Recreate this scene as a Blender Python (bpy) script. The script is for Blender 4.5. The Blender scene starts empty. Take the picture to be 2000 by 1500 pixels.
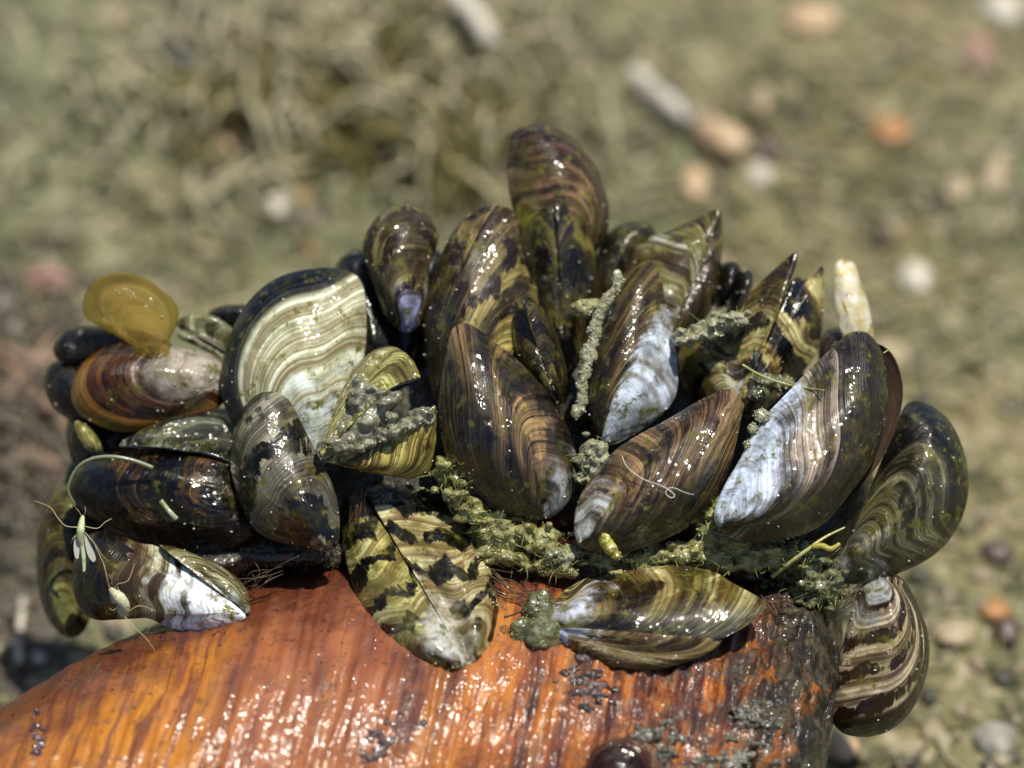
import bpy, bmesh, math, random
import numpy as np
from mathutils import Vector, Matrix
from mathutils.bvhtree import BVHTree

random.seed(7)
rng = np.random.default_rng(11)
scene = bpy.context.scene
C = scene.collection

# ------------------------------------------------------------------ camera, light, sky (1 unit = 1 cm)
D = 40.0                      # focus distance
S = 11.5 / 2000.0             # cm per photo pixel at the focus distance
PITCH = math.radians(45)
FWD = np.array([0.0, math.cos(PITCH), -math.sin(PITCH)])
UP = np.array([0.0, math.sin(PITCH), math.cos(PITCH)])
RIGHT = np.array([1.0, 0.0, 0.0])
BACK = -FWD
FOC = np.array([0.0, 0.0, 5.9])
CAMPOS = FOC - D * FWD

cam = bpy.data.cameras.new("camera")
camo = bpy.data.objects.new("camera", cam)
C.objects.link(camo)
camo.location = CAMPOS
camo.rotation_euler = (math.radians(90) - PITCH, 0, 0)
cam.sensor_width = 36.0
cam.lens = 36.0 * D / 11.5
cam.clip_start = 1.0
cam.clip_end = 2000.0
cam.dof.use_dof = True
cam.dof.focus_distance = D + 0.15
cam.dof.aperture_fstop = cam.lens * 1e-3 / (2 * 0.63)
cam.dof.aperture_blades = 0
scene.camera = camo

SUN_CAM = np.array([0.20, 0.74, 0.62])            # towards the sun: right, up, towards the viewer
sd = SUN_CAM[0] * RIGHT + SUN_CAM[1] * UP + SUN_CAM[2] * BACK
sd = sd / np.linalg.norm(sd)
sun = bpy.data.lights.new("sun", 'SUN')
sun.energy = 5.0
sun.angle = math.radians(0.5)
sun.color = (1.0, 0.93, 0.81)
suno = bpy.data.objects.new("sun", sun)
C.objects.link(suno)
suno.rotation_euler = Vector(sd).to_track_quat('Z', 'Y').to_euler()
suno.location = (20, 20, 80)

world = bpy.data.worlds.new("World")
scene.world = world
world.use_nodes = True
wn = world.node_tree
sky = wn.nodes.new("ShaderNodeTexSky")
sky.sky_type = 'NISHITA'
sky.sun_disc = False
sky.sun_elevation = math.asin(sd[2])
sky.sun_rotation = math.atan2(sd[0], sd[1])
wn.links.new(sky.outputs[0], wn.nodes["Background"].inputs[0])
wn.nodes["Background"].inputs[1].default_value = 0.08

scene.view_settings.view_transform = 'Standard'
scene.view_settings.look = 'None'
scene.view_settings.exposure = 0.12
scene.view_settings.gamma = 1.0
scene.cycles.max_bounces = 8
scene.cycles.sample_clamp_indirect = 4.0

# ------------------------------------------------------------------ helpers
def W(px, py, z=0.0):
    """photo pixel at z cm in front of the focus plane -> world point"""
    d = D - z
    return CAMPOS + RIGHT * ((px - 1000) * S * d / D) + UP * ((750 - py) * S * d / D) + FWD * d

def ray(px, py):
    v = RIGHT * ((px - 1000) * S / D) + UP * ((750 - py) * S / D) + FWD
    return v

def G(px, py, h=0.0):
    v = ray(px, py)
    t = (h - CAMPOS[2]) / v[2]
    return CAMPOS + v * t

def cam2w(a):
    a = np.asarray(a)
    return CAMPOS + a[..., 0:1] * RIGHT + a[..., 1:2] * UP + a[..., 2:3] * BACK

def _hash(i, j, k):
    n = (i * 374761393 + j * 668265263 + k * 2147483647) & 0xffffffff
    n = ((n ^ (n >> 13)) * 1274126177) & 0xffffffff
    n = n ^ (n >> 16)
    return (n & 0xffffff) / float(0xffffff)

def vnoise(p):
    p = np.asarray(p, dtype=float)
    i = np.floor(p).astype(np.int64)
    f = p - i
    f = f * f * (3 - 2 * f)
    r = 0
    for a in (0, 1):
        for b in (0, 1):
            for c in (0, 1):
                w = (f[..., 0] if a else 1 - f[..., 0]) * (f[..., 1] if b else 1 - f[..., 1]) * (f[..., 2] if c else 1 - f[..., 2])
                r = r + w * _hash(i[..., 0] + a, i[..., 1] + b, i[..., 2] + c)
    return r * 2 - 1

def fbm(p, o=4, rough=0.5):
    p = np.asarray(p, dtype=float)
    r, a, t = 0, 1.0, 0
    for k in range(o):
        r = r + a * vnoise(p * 2 ** k + 17.3 * k)
        t += a
        a *= rough
    return r / t

def link(o, parent=None):
    C.objects.link(o)
    if parent is not None:
        o.parent = parent
    return o

def tag(o, label=None, cat=None, group=None, kind=None):
    if label: o["label"] = label
    if cat: o["category"] = cat
    if group: o["group"] = group
    if kind: o["kind"] = kind
    return o

def empty(name, loc, label, cat, group=None):
    o = bpy.data.objects.new(name, None)
    o.empty_display_size = 0.2
    o.location = loc
    link(o)
    return tag(o, label, cat, group)

def mesh_obj(name, verts, faces, mat, parent=None, gv=None, smooth=True, origin=None):
    verts = np.asarray(verts, dtype=float)
    if origin is None:
        origin = verts.mean(axis=0) if parent is None else np.array(parent.location)
    me = bpy.data.meshes.new(name)
    me.from_pydata((verts - origin).tolist(), [], faces if isinstance(faces, list) else faces.tolist())
    if smooth:
        me.polygons.foreach_set("use_smooth", np.ones(len(me.polygons), dtype=bool))
    if gv is not None:
        at = me.attributes.new("gv", 'FLOAT_VECTOR', 'POINT')
        at.data.foreach_set("vector", np.asarray(gv, dtype=np.float32).ravel())
    if mat is not None:
        me.materials.append(mat)
    me.update()
    o = bpy.data.objects.new(name, me)
    if parent is None:
        o.location = origin
    link(o, parent)
    return o

def ico(sub):
    bm = bmesh.new()
    bmesh.ops.create_icosphere(bm, subdivisions=sub, radius=1.0)
    v = np.array([x.co[:] for x in bm.verts])
    f = np.array([[q.index for q in x.verts] for x in bm.faces])
    bm.free()
    return v, f
ICO = {k: ico(k) for k in (1, 2, 3, 4, 5)}

class Geo:
    def __init__(self): self.v, self.f, self.n = [], [], 0
    def add(self, v, f):
        self.v.append(np.asarray(v, float))
        self.f += (np.asarray(f) + self.n).tolist() if not isinstance(f, list) else [[i + self.n for i in q] for q in f]
        self.n += len(v)
    def obj(self, name, mat, parent=None, **k):
        return mesh_obj(name, np.vstack(self.v), self.f, mat, parent, **k)

def tube(pts, rad, sides=6, sub=4):
    """smooth tapered tube through pts"""
    pts = np.asarray(pts, float)
    n = len(pts)
    rad = np.interp(np.linspace(0, 1, n), np.linspace(0, 1, len(np.atleast_1d(rad))), np.atleast_1d(rad))
    if sub > 1 and n > 2:
        pts = catmull(pts, sub)
        rad = np.interp(np.linspace(0, 1, len(pts)), np.linspace(0, 1, n), rad)
    n = len(pts)
    t = np.gradient(pts, axis=0)
    t /= np.linalg.norm(t, axis=1)[:, None] + 1e-9
    ref = np.array([0.31, 0.2, 0.93])
    a = np.cross(t, ref); a /= np.linalg.norm(a, axis=1)[:, None] + 1e-9
    b = np.cross(t, a)
    th = np.linspace(0, 2 * np.pi, sides, endpoint=False)
    ring = a[:, None, :] * np.cos(th)[None, :, None] + b[:, None, :] * np.sin(th)[None, :, None]
    v = (pts[:, None, :] + ring * rad[:, None, None]).reshape(-1, 3)
    f = []
    for i in range(n - 1):
        for j in range(sides):
            k = (j + 1) % sides
            f.append([i * sides + j, i * sides + k, (i + 1) * sides + k, (i + 1) * sides + j])
    f.append(list(range(sides))[::-1])
    f.append([(n - 1) * sides + j for j in range(sides)])
    return v, f

def catmull(p, sub, closed=False):
    p = np.asarray(p, float)
    n = len(p)
    out = []
    rngk = range(n if closed else n - 1)
    for i in rngk:
        if closed:
            p0, p1, p2, p3 = p[(i - 1) % n], p[i], p[(i + 1) % n], p[(i + 2) % n]
        else:
            p0, p1, p2, p3 = p[max(i - 1, 0)], p[i], p[i + 1], p[min(i + 2, n - 1)]
        for k in range(sub):
            t = k / sub
            out.append(0.5 * ((2 * p1) + (p2 - p0) * t + (2 * p0 - 5 * p1 + 4 * p2 - p3) * t * t + (3 * p1 - p0 - 3 * p2 + p3) * t ** 3))
    if not closed:
        out.append(p[-1])
    return np.array(out)

# ------------------------------------------------------------------ shader helper
class NT:
    def __init__(self, name):
        self.mat = bpy.data.materials.new(name)
        self.mat.use_nodes = True
        self.t = self.mat.node_tree
        self.t.nodes.clear()
        self.out = self.t.nodes.new("ShaderNodeOutputMaterial")
    def n(self, typ, ins=None, **props):
        nd = self.t.nodes.new("ShaderNode" + typ)
        for k, v in props.items(): setattr(nd, k, v)
        for k, v in (ins or {}).items(): self.set(nd.inputs[k], v)
        return nd
    def set(self, sock, v):
        if isinstance(v, bpy.types.NodeSocket): self.t.links.new(v, sock)
        elif v is not None:
            if sock.type == 'RGBA' and len(v) == 3: v = (*v, 1)
            sock.default_value = v
    def m(self, op, a, b=0.0, c=0.0, clamp=False):
        nd = self.n("Math", {0: a, 1: b, 2: c}, operation=op)
        nd.use_clamp = clamp
        return nd.outputs[0]
    def add(self, a, b): return self.m('ADD', a, b)
    def sub(self, a, b): return self.m('SUBTRACT', a, b)
    def mul(self, a, b): return self.m('MULTIPLY', a, b)
    def step(self, x, lo, hi, a=0.0, b=1.0):
        nd = self.n("MapRange", {0: x, 1: lo, 2: hi, 3: a, 4: b}, interpolation_type='SMOOTHSTEP')
        return nd.outputs[0]
    def noise(self, vec, scale=1.0, detail=2.0, rough=0.5, dist=0.0):
        return self.n("TexNoise", {"Vector": vec, "Scale": scale, "Detail": detail, "Roughness": rough, "Distortion": dist}).outputs[0]
    def voro(self, vec, scale, feature='F1'):
        return self.n("TexVoronoi", {"Vector": vec, "Scale": scale}, feature=feature)
    def vec(self, x, y, z): return self.n("CombineXYZ", {0: x, 1: y, 2: z}).outputs[0]
    def vadd(self, a, b): return self.n("VectorMath", {0: a, 1: b}, operation='ADD').outputs[0]
    def mix(self, f, a, b, blend='MIX'):
        nd = self.n("Mix", None, data_type='RGBA', blend_type=blend)
        self.set(nd.inputs[0], f); self.set(nd.inputs[6], a); self.set(nd.inputs[7], b)
        return nd.outputs[2]
    def ramp(self, f, stops):
        nd = self.n("ValToRGB", {0: f})
        e = nd.color_ramp.elements
        while len(e) < len(stops): e.new(0.5)
        for el, (p, c) in zip(e, stops):
            el.position = p; el.color = (*c, 1)
        return nd.outputs[0]
    def bump(self, h, dist, strength=1.0, normal=None):
        return self.n("Bump", {"Height": h, "Distance": dist, "Strength": strength, "Normal": normal}).outputs[0]
    def bsdf(self, **k):
        nd = self.n("BsdfPrincipled")
        for a, v in k.items(): self.set(nd.inputs[a.replace("_", " ")], v)
        self.t.links.new(nd.outputs[0], self.out.inputs[0])
        return nd
    def obj(self): return self.n("TexCoord").outputs["Object"]
    def sep(self, v):
        s = self.n("SeparateXYZ", {0: v}).outputs
        return s[0], s[1], s[2]

CREAM = (.44, .40, .25); OLIVE = (.27, .25, .10); BROWN = (.105, .058, .026); PURPLE = (.17, .125, .085)
BLACK = (.013, .011, .009); BLUEBLACK = (.014, .019, .028); BLUEWHITE = (.52, .56, .64); GREEN = (.12, .135, .012)
GREY = (.20, .20, .19); AMBER = (.17, .062, .012)

def shell_mat(name, light=CREAM, mid=PURPLE, dark=BROWN, band=(6, .50, .16), line=45, linec=.8,
              zeb=None, rim=None, ero_glare=None, algae=.3, seed=1.0, rough=.32, trans=0.0, alpha=1.0, grime=.3, warp=.010, sparkle=1.0, inner=(.30, .30, .31), dside=None, blotk=1.0):
    N = NT(name)
    gv = N.n("Attribute", None, attribute_name="gv").outputs["Vector"]
    u, v, inn = N.sep(gv)
    P = N.vadd(N.obj(), (seed * 3.1, seed * 7.7, seed * 1.3))
    lo = N.noise(P, 1.3, 1)
    uw = N.add(u, N.mul(N.sub(lo, .5), warp * 2))
    # rounder v so that the two ends of the margin join up
    fine = N.noise(N.vec(N.mul(uw, line * 1.35), N.mul(v, .30), seed), 1.0, 4, .66)
    fine2 = N.noise(N.vec(N.mul(uw, line * .35), N.mul(v, .30), seed + 9), 1.0, 3, .6)
    b = N.noise(N.vec(N.mul(uw, band[0]), N.mul(v, .35), seed + 4), 1.0, 3, .55)
    c0, w = band[1], band[2]
    col = N.ramp(b, [(max(0, c0 - w * 1.3), dark), (c0, mid), (min(1, c0 + w * 1.5), light)])
    col = N.mix(N.step(fine2, .48, .62, 0, .80), col, dark)
    col = N.mix(N.step(fine2, .46, .34, 0, .35), col, light)
    blot = N.noise(N.vec(N.add(N.mul(uw, 5.0), N.mul(N.noise(P, 3.0, 4), 1.1)), N.mul(v, 4.5), seed + 21), 1.0, 5, .62)
    col = N.mix(N.step(blot, .50, .60, 0, .85 * blotk), col, dark)
    col = N.mix(N.step(blot, .46, .33, 0, .80), col, light)
    if dside:
        dc, dw, dcol, da = dside
        dv = N.m('ABSOLUTE', N.sub(v, dc))
        dm = N.step(N.add(dv, N.mul(N.sub(fine2, .5), .10)), dw + .05, dw - .07)
        col = N.mix(N.mul(dm, N.step(fine, .74, .42, da * .45, da)), col, dcol)
    if zeb:
        zn, zk, za, thr, zc = zeb
        ph = N.add(N.mul(v, zk), N.mul(N.sub(N.noise(P, 1.2, 2), .5), 2.5))
        tri = N.m('PINGPONG', ph, 1.0)
        zz = N.add(N.add(N.mul(uw, zn), N.mul(tri, za)), N.mul(lo, .9))
        s = N.m('SINE', N.mul(zz, 6.2832))
        s = N.add(s, N.mul(N.sub(N.noise(P, 3.0, 3), .5), 3.2))
        s = N.add(s, N.mul(N.sub(fine, .5), .9))
        s = N.add(s, N.mul(N.sub(N.noise(N.vec(N.mul(v, 34), N.mul(uw, 3.5), seed + 2), 1.0, 3, .6), .5), 3.0))
        col = N.mix(N.step(s, thr - .22, thr + .22), col, zc)
    col = N.mix(1.0, col, N.ramp(fine, [(.32, (1 - linec * .97,) * 3), (.47, (.92,) * 3), (.66, (1 + linec * .60,) * 3)]), 'MULTIPLY')
    if rim:
        r0, rw, rc = rim
        m = N.step(N.add(uw, N.mul(N.sub(fine2, .5), .10)), r0 - rw, r0 + rw)
        col = N.mix(m, col, N.mix(N.step(fine, .5, .7), rc, tuple(min(1, x * 3 + .02) for x in rc)))
    if ero_glare:
        e, side, ec = ero_glare
        x = N.add(N.add(uw, N.add(N.mul(N.sub(N.noise(P, 3.2, 5, .66), .5), .55), N.mul(N.sub(fine2, .5), .70))), N.mul(N.sub(v, .5), side))
        m = N.step(x, e + .13, e - .11)
        ecol = N.mix(N.step(N.noise(P, 4, 5, .65), .35, .68), ec, tuple(c * .50 for c in ec))
        ecol = N.mix(N.step(fine2, .52, .64, 0, .38), ecol, (.20, .155, .11))
        ecol = N.mix(.5, ecol, N.mix(1.0, ecol, N.ramp(fine, [(.3, (.45,) * 3), (.55, (1.1,) * 3)]), 'MULTIPLY'))
        ecol = N.mix(N.step(N.noise(P, 9, 3), .6, .72, 0, .6), ecol, (.16, .12, .07))
        col = N.mix(m, col, ecol)
    if algae:
        fl = N.mul(N.step(N.noise(N.vadd(P, (1, 4, 8)), 2.4, 6, .68), .47, .64), min(.60, .12 + algae * .75))
        col = N.mix(fl, col, N.mix(N.noise(P, 16, 3), (.085, .085, .018), (.22, .205, .06)))
        a = N.mul(N.step(N.noise(P, 8.0, 6, .66), .52, .62), N.step(N.noise(P, 2.6, 3, .6), .62 - .35 * algae, .72 - .35 * algae))
        col = N.mix(N.mul(a, .85), col, N.mix(N.noise(P, 14, 2), (.065, .075, .008), (.27, .26, .05)))
    if grime:
        g = N.step(N.noise(P, 11.0, 5, .7), .56, .74, 0, grime)
        col = N.mix(g, col, (.045, .038, .02))
    col = N.n('Gamma', {0: col, 1: 1.62}).outputs[0]
    col = N.n('HueSaturation', {'Saturation': .96, 'Value': 1.75, 'Color': col}).outputs[0]
    col = N.mix(inn, col, inner)
    nrm = N.bump(N.add(N.mul(fine, .8), fine2), .012, 1.0)
    film = N.noise(P, 2.2, 3, .6)
    gr = N.add(N.mul(N.noise(P, 3.8, 1, .45), 1.1), N.mul(N.noise(N.vec(N.mul(uw, line * .45), N.mul(v, 5), seed), 1.0, 1), .40))
    wet = N.bump(N.add(N.mul(gr, N.step(film, .35, .65, .5, 1.3)), N.mul(film, .8)), .030 * sparkle, 1.0)
    cw = N.step(film, .40, .56, .50, 1.0)
    ro = N.step(N.noise(P, 8, 4), .35, .7, rough - .10, rough + .22)
    k = dict(Base_Color=col, Roughness=ro, Normal=nrm, Coat_Weight=cw, Coat_Roughness=.15, Coat_IOR=1.45, Coat_Normal=wet, IOR=1.45)
    bs = N.bsdf(**k)
    bs.inputs["Specular IOR Level"].default_value = .22
    if trans:
        tl = N.n("BsdfTranslucent", {0: col, "Normal": nrm})
        tr = N.n("BsdfTransparent", {0: (.95, .9, .7, 1)})
        mx = N.n("MixShader", {0: trans, 1: bs.outputs[0], 2: tl.outputs[0]})
        mx2 = N.n("MixShader", {0: 1 - alpha, 1: mx.outputs[0], 2: tr.outputs[0]})
        N.t.links.new(mx2.outputs[0], N.out.inputs[0])
    return N.mat

def plain_mat(name, c1, c2, scale=4, rough=.6, coat=0.0, bump=.02, detail=5, c3=None, bscale=None):
    N = NT(name)
    P = N.obj()
    a = N.noise(P, scale, detail, .6)
    col = N.mix(N.step(a, .36, .64), c1, c2)
    if c3: col = N.mix(N.step(N.noise(P, scale * 2.3, 4, .6), .56, .66), col, c3)
    h = N.noise(P, bscale or scale * 4, 4, .65)
    nrm = N.bump(h, bump * .5, 1.0)
    cn = N.bump(N.add(N.noise(P, 8, 1), N.mul(N.noise(P, 19, 1), .35)), .028, 1.0)
    N.bsdf(Base_Color=col, Roughness=rough, Normal=nrm, Coat_Weight=coat, Coat_Roughness=.09, Coat_Normal=cn)
    return N.mat
# ------------------------------------------------------------------ the ground
gx = np.concatenate([np.linspace(-220, -24, 12), np.linspace(-20, 20, 200), np.linspace(24, 220, 12)])
gy = np.concatenate([np.linspace(-120, -20, 8), np.linspace(-16, 26, 210), np.linspace(30, 260, 14)])
XX, YY = np.meshgrid(gx, gy)
pp = np.stack([XX, YY, XX * 0], -1)
ZZ = .35 * fbm(pp * .25, 3) + .16 * fbm(pp * .9, 3) + .07 * fbm(pp * 3.0, 2)
near = np.exp(-((XX / 7) ** 2 + ((YY + 2) / 4) ** 2))
ZZ = ZZ * (1 - .6 * near) - .1
gverts = np.stack([XX, YY, ZZ], -1).reshape(-1, 3)
nx_, ny_ = len(gx), len(gy)
ii = (np.arange(ny_ - 1)[:, None] * nx_ + np.arange(nx_ - 1)[None, :]).ravel()
gfaces = np.stack([ii, ii + 1, ii + nx_ + 1, ii + nx_], 1)

N = NT("wet_algal_mud")
P = N.obj()
x_, y_, z_ = N.sep(P)
n1 = N.noise(P, .35, 3)
n2 = N.noise(P, 1.3, 5, .6, .6)
n3 = N.noise(P, 4.5, 5, .65)
base = N.mix(N.step(N.add(n1, N.mul(x_, .018)), .40, .66), (.138, .152, .072), (.192, .168, .070))
base = N.mix(N.step(n2, .50, .60, 0, .88), base, (.048, .052, .018))
base = N.mix(N.step(N.noise(P, 2.1, 4, .6, .4), .54, .64, 0, .85), base, (.38, .33, .22))
base = N.mix(N.step(n3, .58, .70, 0, .8), base, (.060, .058, .038))
base = N.mix(N.step(N.noise(P, 5.2, 3), .63, .71, 0, .8), base, (.46, .42, .32))
base = N.mix(N.step(N.noise(P, 1.9, 2), .67, .73, 0, .7), base, (.21, .095, .025))
nb = N.bump(N.add(N.noise(P, 3, 5, .65), N.mul(N.noise(P, 14, 3), .4)), .12, 1.0)
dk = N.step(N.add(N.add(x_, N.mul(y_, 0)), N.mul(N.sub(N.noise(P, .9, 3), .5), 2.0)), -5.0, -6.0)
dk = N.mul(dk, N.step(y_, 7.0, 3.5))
base = N.mix(N.mul(dk, .88), base, N.mix(N.noise(P, 2.5, 4), (.018, .016, .014), (.09, .07, .06)))  # dark wet soil at left, its colour also standing in for the cluster's shade
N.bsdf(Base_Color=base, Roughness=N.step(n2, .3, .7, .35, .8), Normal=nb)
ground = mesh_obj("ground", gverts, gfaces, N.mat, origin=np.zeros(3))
tag(ground, "wet green brown algal mud under and behind the mussels", None, None, "structure")
GB = BVHTree.FromPolygons([tuple(v) for v in gverts], [tuple(f) for f in gfaces.tolist()])

def ground_at(px, py):
    h = GB.ray_cast(Vector(CAMPOS), Vector(ray(px, py)).normalized())
    return np.array(h[0]) if h[0] is not None else G(px, py)

# ------------------------------------------------------------------ the big mussel shell everything grows on
TAB = np.array([(-1000, 2050, .30), (-600, 1790, .62), (-300, 1580, .82), (-100, 1447, .92), (0, 1388, .96), (150, 1296, 1.0), (300, 1224, 1.03),
                (500, 1142, 1.06), (700, 1092, 1.07), (900, 1070, 1.07), (1150, 1064, 1.05), (1400, 1078, 1.02), (1580, 1098, .98), (1675, 1131, .92)], float)
A0, B0, SHEAR = 2.7, 2.0, 0.243
xs = np.concatenate([np.linspace(-1000, -120, 40), np.linspace(-100, 1675, 430)])
yt = np.interp(xs, TAB[:, 0], TAB[:, 1]); kk = np.interp(xs, TAB[:, 0], TAB[:, 2])
for _ in range(14):
    yt[1:-1] = (yt[:-2] + yt[1:-1] * 2 + yt[2:]) / 4; kk[1:-1] = (kk[:-2] + kk[1:-1] * 2 + kk[2:]) / 4
xe = 1675 + np.array([6, 11, 15, 18, 19.5, 20]); ke = kk[-1] * np.array([.66, .62, .55, .42, .22, .03])
kr = kk * (1 - .30 * np.clip((xs - 1570) / 125, 0, 1) ** 2.2)
xs = np.concatenate([xs, xe]); yt = np.concatenate([yt, np.full(6, yt[-1])]); kk2 = np.concatenate([kr, ke])
kk = np.concatenate([kk, np.full(6, kk[-1])])
NP = 230
ph = np.linspace(0, 2 * np.pi, NP, endpoint=False)
a_, b_ = A0 * kk, B0 * kk
ext = np.sqrt((a_ * UP[1]) ** 2 + (b_ * UP[2]) ** 2)
d0 = D + 1.0
Yt = (750 - yt) * S * d0 / D
zc_ = b_ - .12
yc_ = (Yt - ext - UP[2] * (zc_ - FOC[2])) / UP[1]
XW = (xs - 1000) * S * d0 / D
SX, PH = np.meshgrid(XW, ph, indexing='ij')
YL = yc_[:, None] + (A0 * kk2)[:, None] * np.cos(PH)
ZL = zc_[:, None] + (B0 * kk2)[:, None] * np.sin(PH)
q = Yt[:, None] - (YL * UP[1] + (ZL - FOC[2]) * UP[2])
# growth ridges: grooves that follow the lines of growth, rough towards the right margin
rough_w = np.clip((xs - 950) / 500, 0, 1)[:, None]
sw = (xs / 1000)[:, None] + .010 * fbm(np.stack([SX * .7, PH * 3, SX * 0], -1), 3)
r1 = fbm(np.stack([sw * 34, PH * .9, sw * 0 + 3], -1), 3, .6)
r2 = fbm(np.stack([sw * 60, PH * 9.0, sw * 0 + 8], -1), 4, .6)
r3 = fbm(np.stack([SX * 4.2, YL * 3.6, ZL * 3.6], -1), 4, .6)
ridge = (.034 + .040 * rough_w) * (1 - np.abs(r1) * 2) + (.010 + .085 * rough_w) * r2 + (.026 + .10 * rough_w) * r3
ridge = ridge * np.clip((1696 - xs) / 14, 0, 1)[:, None]
nyv, nzv = np.cos(PH) / A0, np.sin(PH) / B0
nl = np.hypot(nyv, nzv)
YL = YL + ridge * nyv / nl; ZL = ZL + ridge * nzv / nl
SX = SX - SHEAR * q
sv = np.stack([SX, YL, ZL], -1).reshape(-1, 3)
ns = len(xs)
fi = []
for i in range(ns - 1):
    b0 = i * NP
    j = np.arange(NP); k = (j + 1) % NP
    fi.append(np.stack([b0 + j, b0 + k, b0 + NP + k, b0 + NP + j], 1))
sf = np.vstack(fi).tolist() + [list(range(NP)), [(ns - 1) * NP + j for j in range(NP)][::-1]]
sg = np.stack([np.repeat(xs / 1000, NP), np.tile(ph, ns), np.repeat(rough_w.ravel(), NP)], 1)

N = NT("wet_orange_periostracum")
gv = N.n("Attribute", None, attribute_name="gv").outputs["Vector"]
s_, t_, rg = N.sep(gv)
P = N.obj()
sww = N.add(s_, N.mul(N.sub(N.noise(P, .8, 3), .5), .05))
st1 = N.noise(N.vec(N.mul(sww, 11), N.mul(t_, .5), 2.0), 1, 3, .6)
st2 = N.noise(N.vec(N.mul(sww, 55), N.mul(t_, .8), 5.0), 1, 4, .65)
st3 = N.noise(N.vec(N.mul(sww, 26), N.mul(t_, 1.0), 9.0), 1, 3, .6)
left = N.ramp(st1, [(.36, (.070, .022, .014)), (.44, (.33, .112, .010)), (.51, (.46, .180, .016)), (.555, (.16, .048, .018)), (.61, (.42, .15, .015)), (.72, (.34, .14, .04))])
rose = N.step(s_, .42, .62)
col = N.mix(N.mul(rose, N.step(s_, .98, .80)), left, N.ramp(st1, [(.34, (.075, .022, .018)), (.45, (.24, .075, .030)), (.53, (.32, .115, .045)), (.60, (.16, .045, .028)), (.68, (.38, .16, .03))]))
rcol = N.ramp(st3, [(.30, (.025, .013, .011)), (.42, (.10, .022, .012)), (.52, (.36, .10, .012)), (.62, (.50, .20, .03)), (.72, (.20, .085, .06))])
col = N.mix(N.step(s_, .85, 1.02), col, rcol)
col = N.mix(1.0, col, N.ramp(st2, [(.3, (.74, .70, .70)), (.5, (1, 1, 1)), (.72, (1.12, 1.12, 1.08))]), 'MULTIPLY')
col = N.mix(N.step(N.noise(P, 1.1, 6, .66, .6), .47, .66, 0, .55), col, (.16, .055, .030))
col = N.mix(N.step(N.noise(N.vadd(P, (2, 8, 3)), 3.4, 5, .66, .3), .50, .68, 0, .5), col, (.33, .115, .045))
col = N.mix(N.step(N.noise(P, 1.7, 5, .62, .5), .55, .68, 0, .5), col, (.46, .20, .045))
col = N.mix(N.mul(N.step(N.noise(N.vadd(P, (3, 1, 5)), 2.0, 6, .68, .4), .46, .60), N.mul(rg, .92)), col, (.050, .030, .025))
gl = N.mul(N.step(N.noise(N.vadd(P, (7, 2, 1)), 3.2, 5, .7), .56, .66), rg)
col = N.mix(N.mul(gl, .7), col, (.17, .16, .13))
col = N.mix(N.mul(N.step(N.noise(P, 5.5, 5, .7), .60, .68), .75), col, (.05, .028, .022))
sp = N.noise(N.vec(N.mul(sww, 22), N.mul(t_, 7), 13.0), 1, 5, .68)
col = N.mix(N.mul(N.step(sp, .45, .56), N.mul(rg, .95)), col, N.mix(N.noise(P, 9, 3), (.030, .018, .016), (.10, .05, .045)))
col = N.mix(N.mul(N.step(N.noise(N.vec(N.mul(sww, 30), N.mul(t_, 9), 21.0), 1, 5, .7), .57, .65), N.mul(rg, .85)), col, (.16, .15, .12))
pit = N.voro(P, 3.4).outputs[0]
col = N.mix(N.step(N.add(pit, N.mul(N.sub(N.noise(P, 9, 3), .5), .10)), .10, .05, 0, .85), col, (.035, .016, .012))
col = N.mix(N.step(N.noise(N.vadd(P, (4, 4, 4)), 6.5, 5, .7), .58, .70, 0, .65), col, (.085, .038, .026))
col = N.mix(N.step(N.noise(N.vadd(P, (9, 1, 7)), 2.3, 6, .72, .4), .56, .68, 0, .55), col, (.13, .085, .05))
top_dark = N.step(N.add(t_, N.mul(N.sub(N.noise(P, 1.5, 5, .65), .5), 1.0)), 1.50, 1.05)
col = N.mix(N.mul(top_dark, .85), col, N.mix(N.noise(P, 5, 4), (.030, .008, .006), (.11, .024, .012)))  # dark red tone towards the top of the shell
crust = N.step(N.add(sww, N.mul(N.sub(N.noise(P, 2.2, 5, .65), .5), .34)), 1.40, 1.60)
col = N.mix(crust, col, N.mix(N.step(N.noise(P, 5, 6, .72), .42, .68), (.010, .008, .006), (.085, .070, .040)))
col = N.mix(N.mul(N.step(N.noise(N.vec(N.mul(sww, 16), N.mul(t_, 3), 31.0), 1, 5, .66), .56, .66), N.mul(rg, .8)), col, (.34, .105, .014))
hh = N.add(N.mul(N.noise(P, 13, 4, .6), 1.0), N.add(N.mul(st2, .6), N.mul(N.noise(P, 34, 2), .4)))
nb = N.bump(hh, N.add(.012, N.mul(rg, .03)), .9)
film = N.noise(P, 1.1, 4, .62)
gr = N.add(N.mul(N.noise(P, 7, 3, .6), .9), N.mul(N.noise(N.vec(N.mul(sww, 34), N.mul(t_, 4), 3.0), 1, 2), .45))
wet = N.bump(N.add(N.mul(gr, N.step(film, .38, .62, .45, 1.3)), N.mul(film, .8)), N.add(.030, N.mul(rg, .03)), 1.0)
cwt = N.step(film, .40, .58, .18, 1.0)
bs_ = N.bsdf(Base_Color=col, Roughness=N.step(N.noise(P, 4, 3), .35, .65, .38, .65), Normal=nb, Coat_Weight=cwt, Coat_Roughness=.13, Coat_IOR=1.45, Coat_Normal=wet)
bs_.inputs["Specular IOR Level"].default_value = .22
host = empty("pond_mussel_shell", (float(XW.mean()), float(yc_.mean()), 0.0),
             "large orange brown wet mussel shell lying under the whole cluster", "shell")
mesh_obj("shell_body", sv, sf, N.mat, host, gv=sg)
HB = BVHTree.FromPolygons([tuple(v) for v in sv], [tuple(f) for f in sf])

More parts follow.
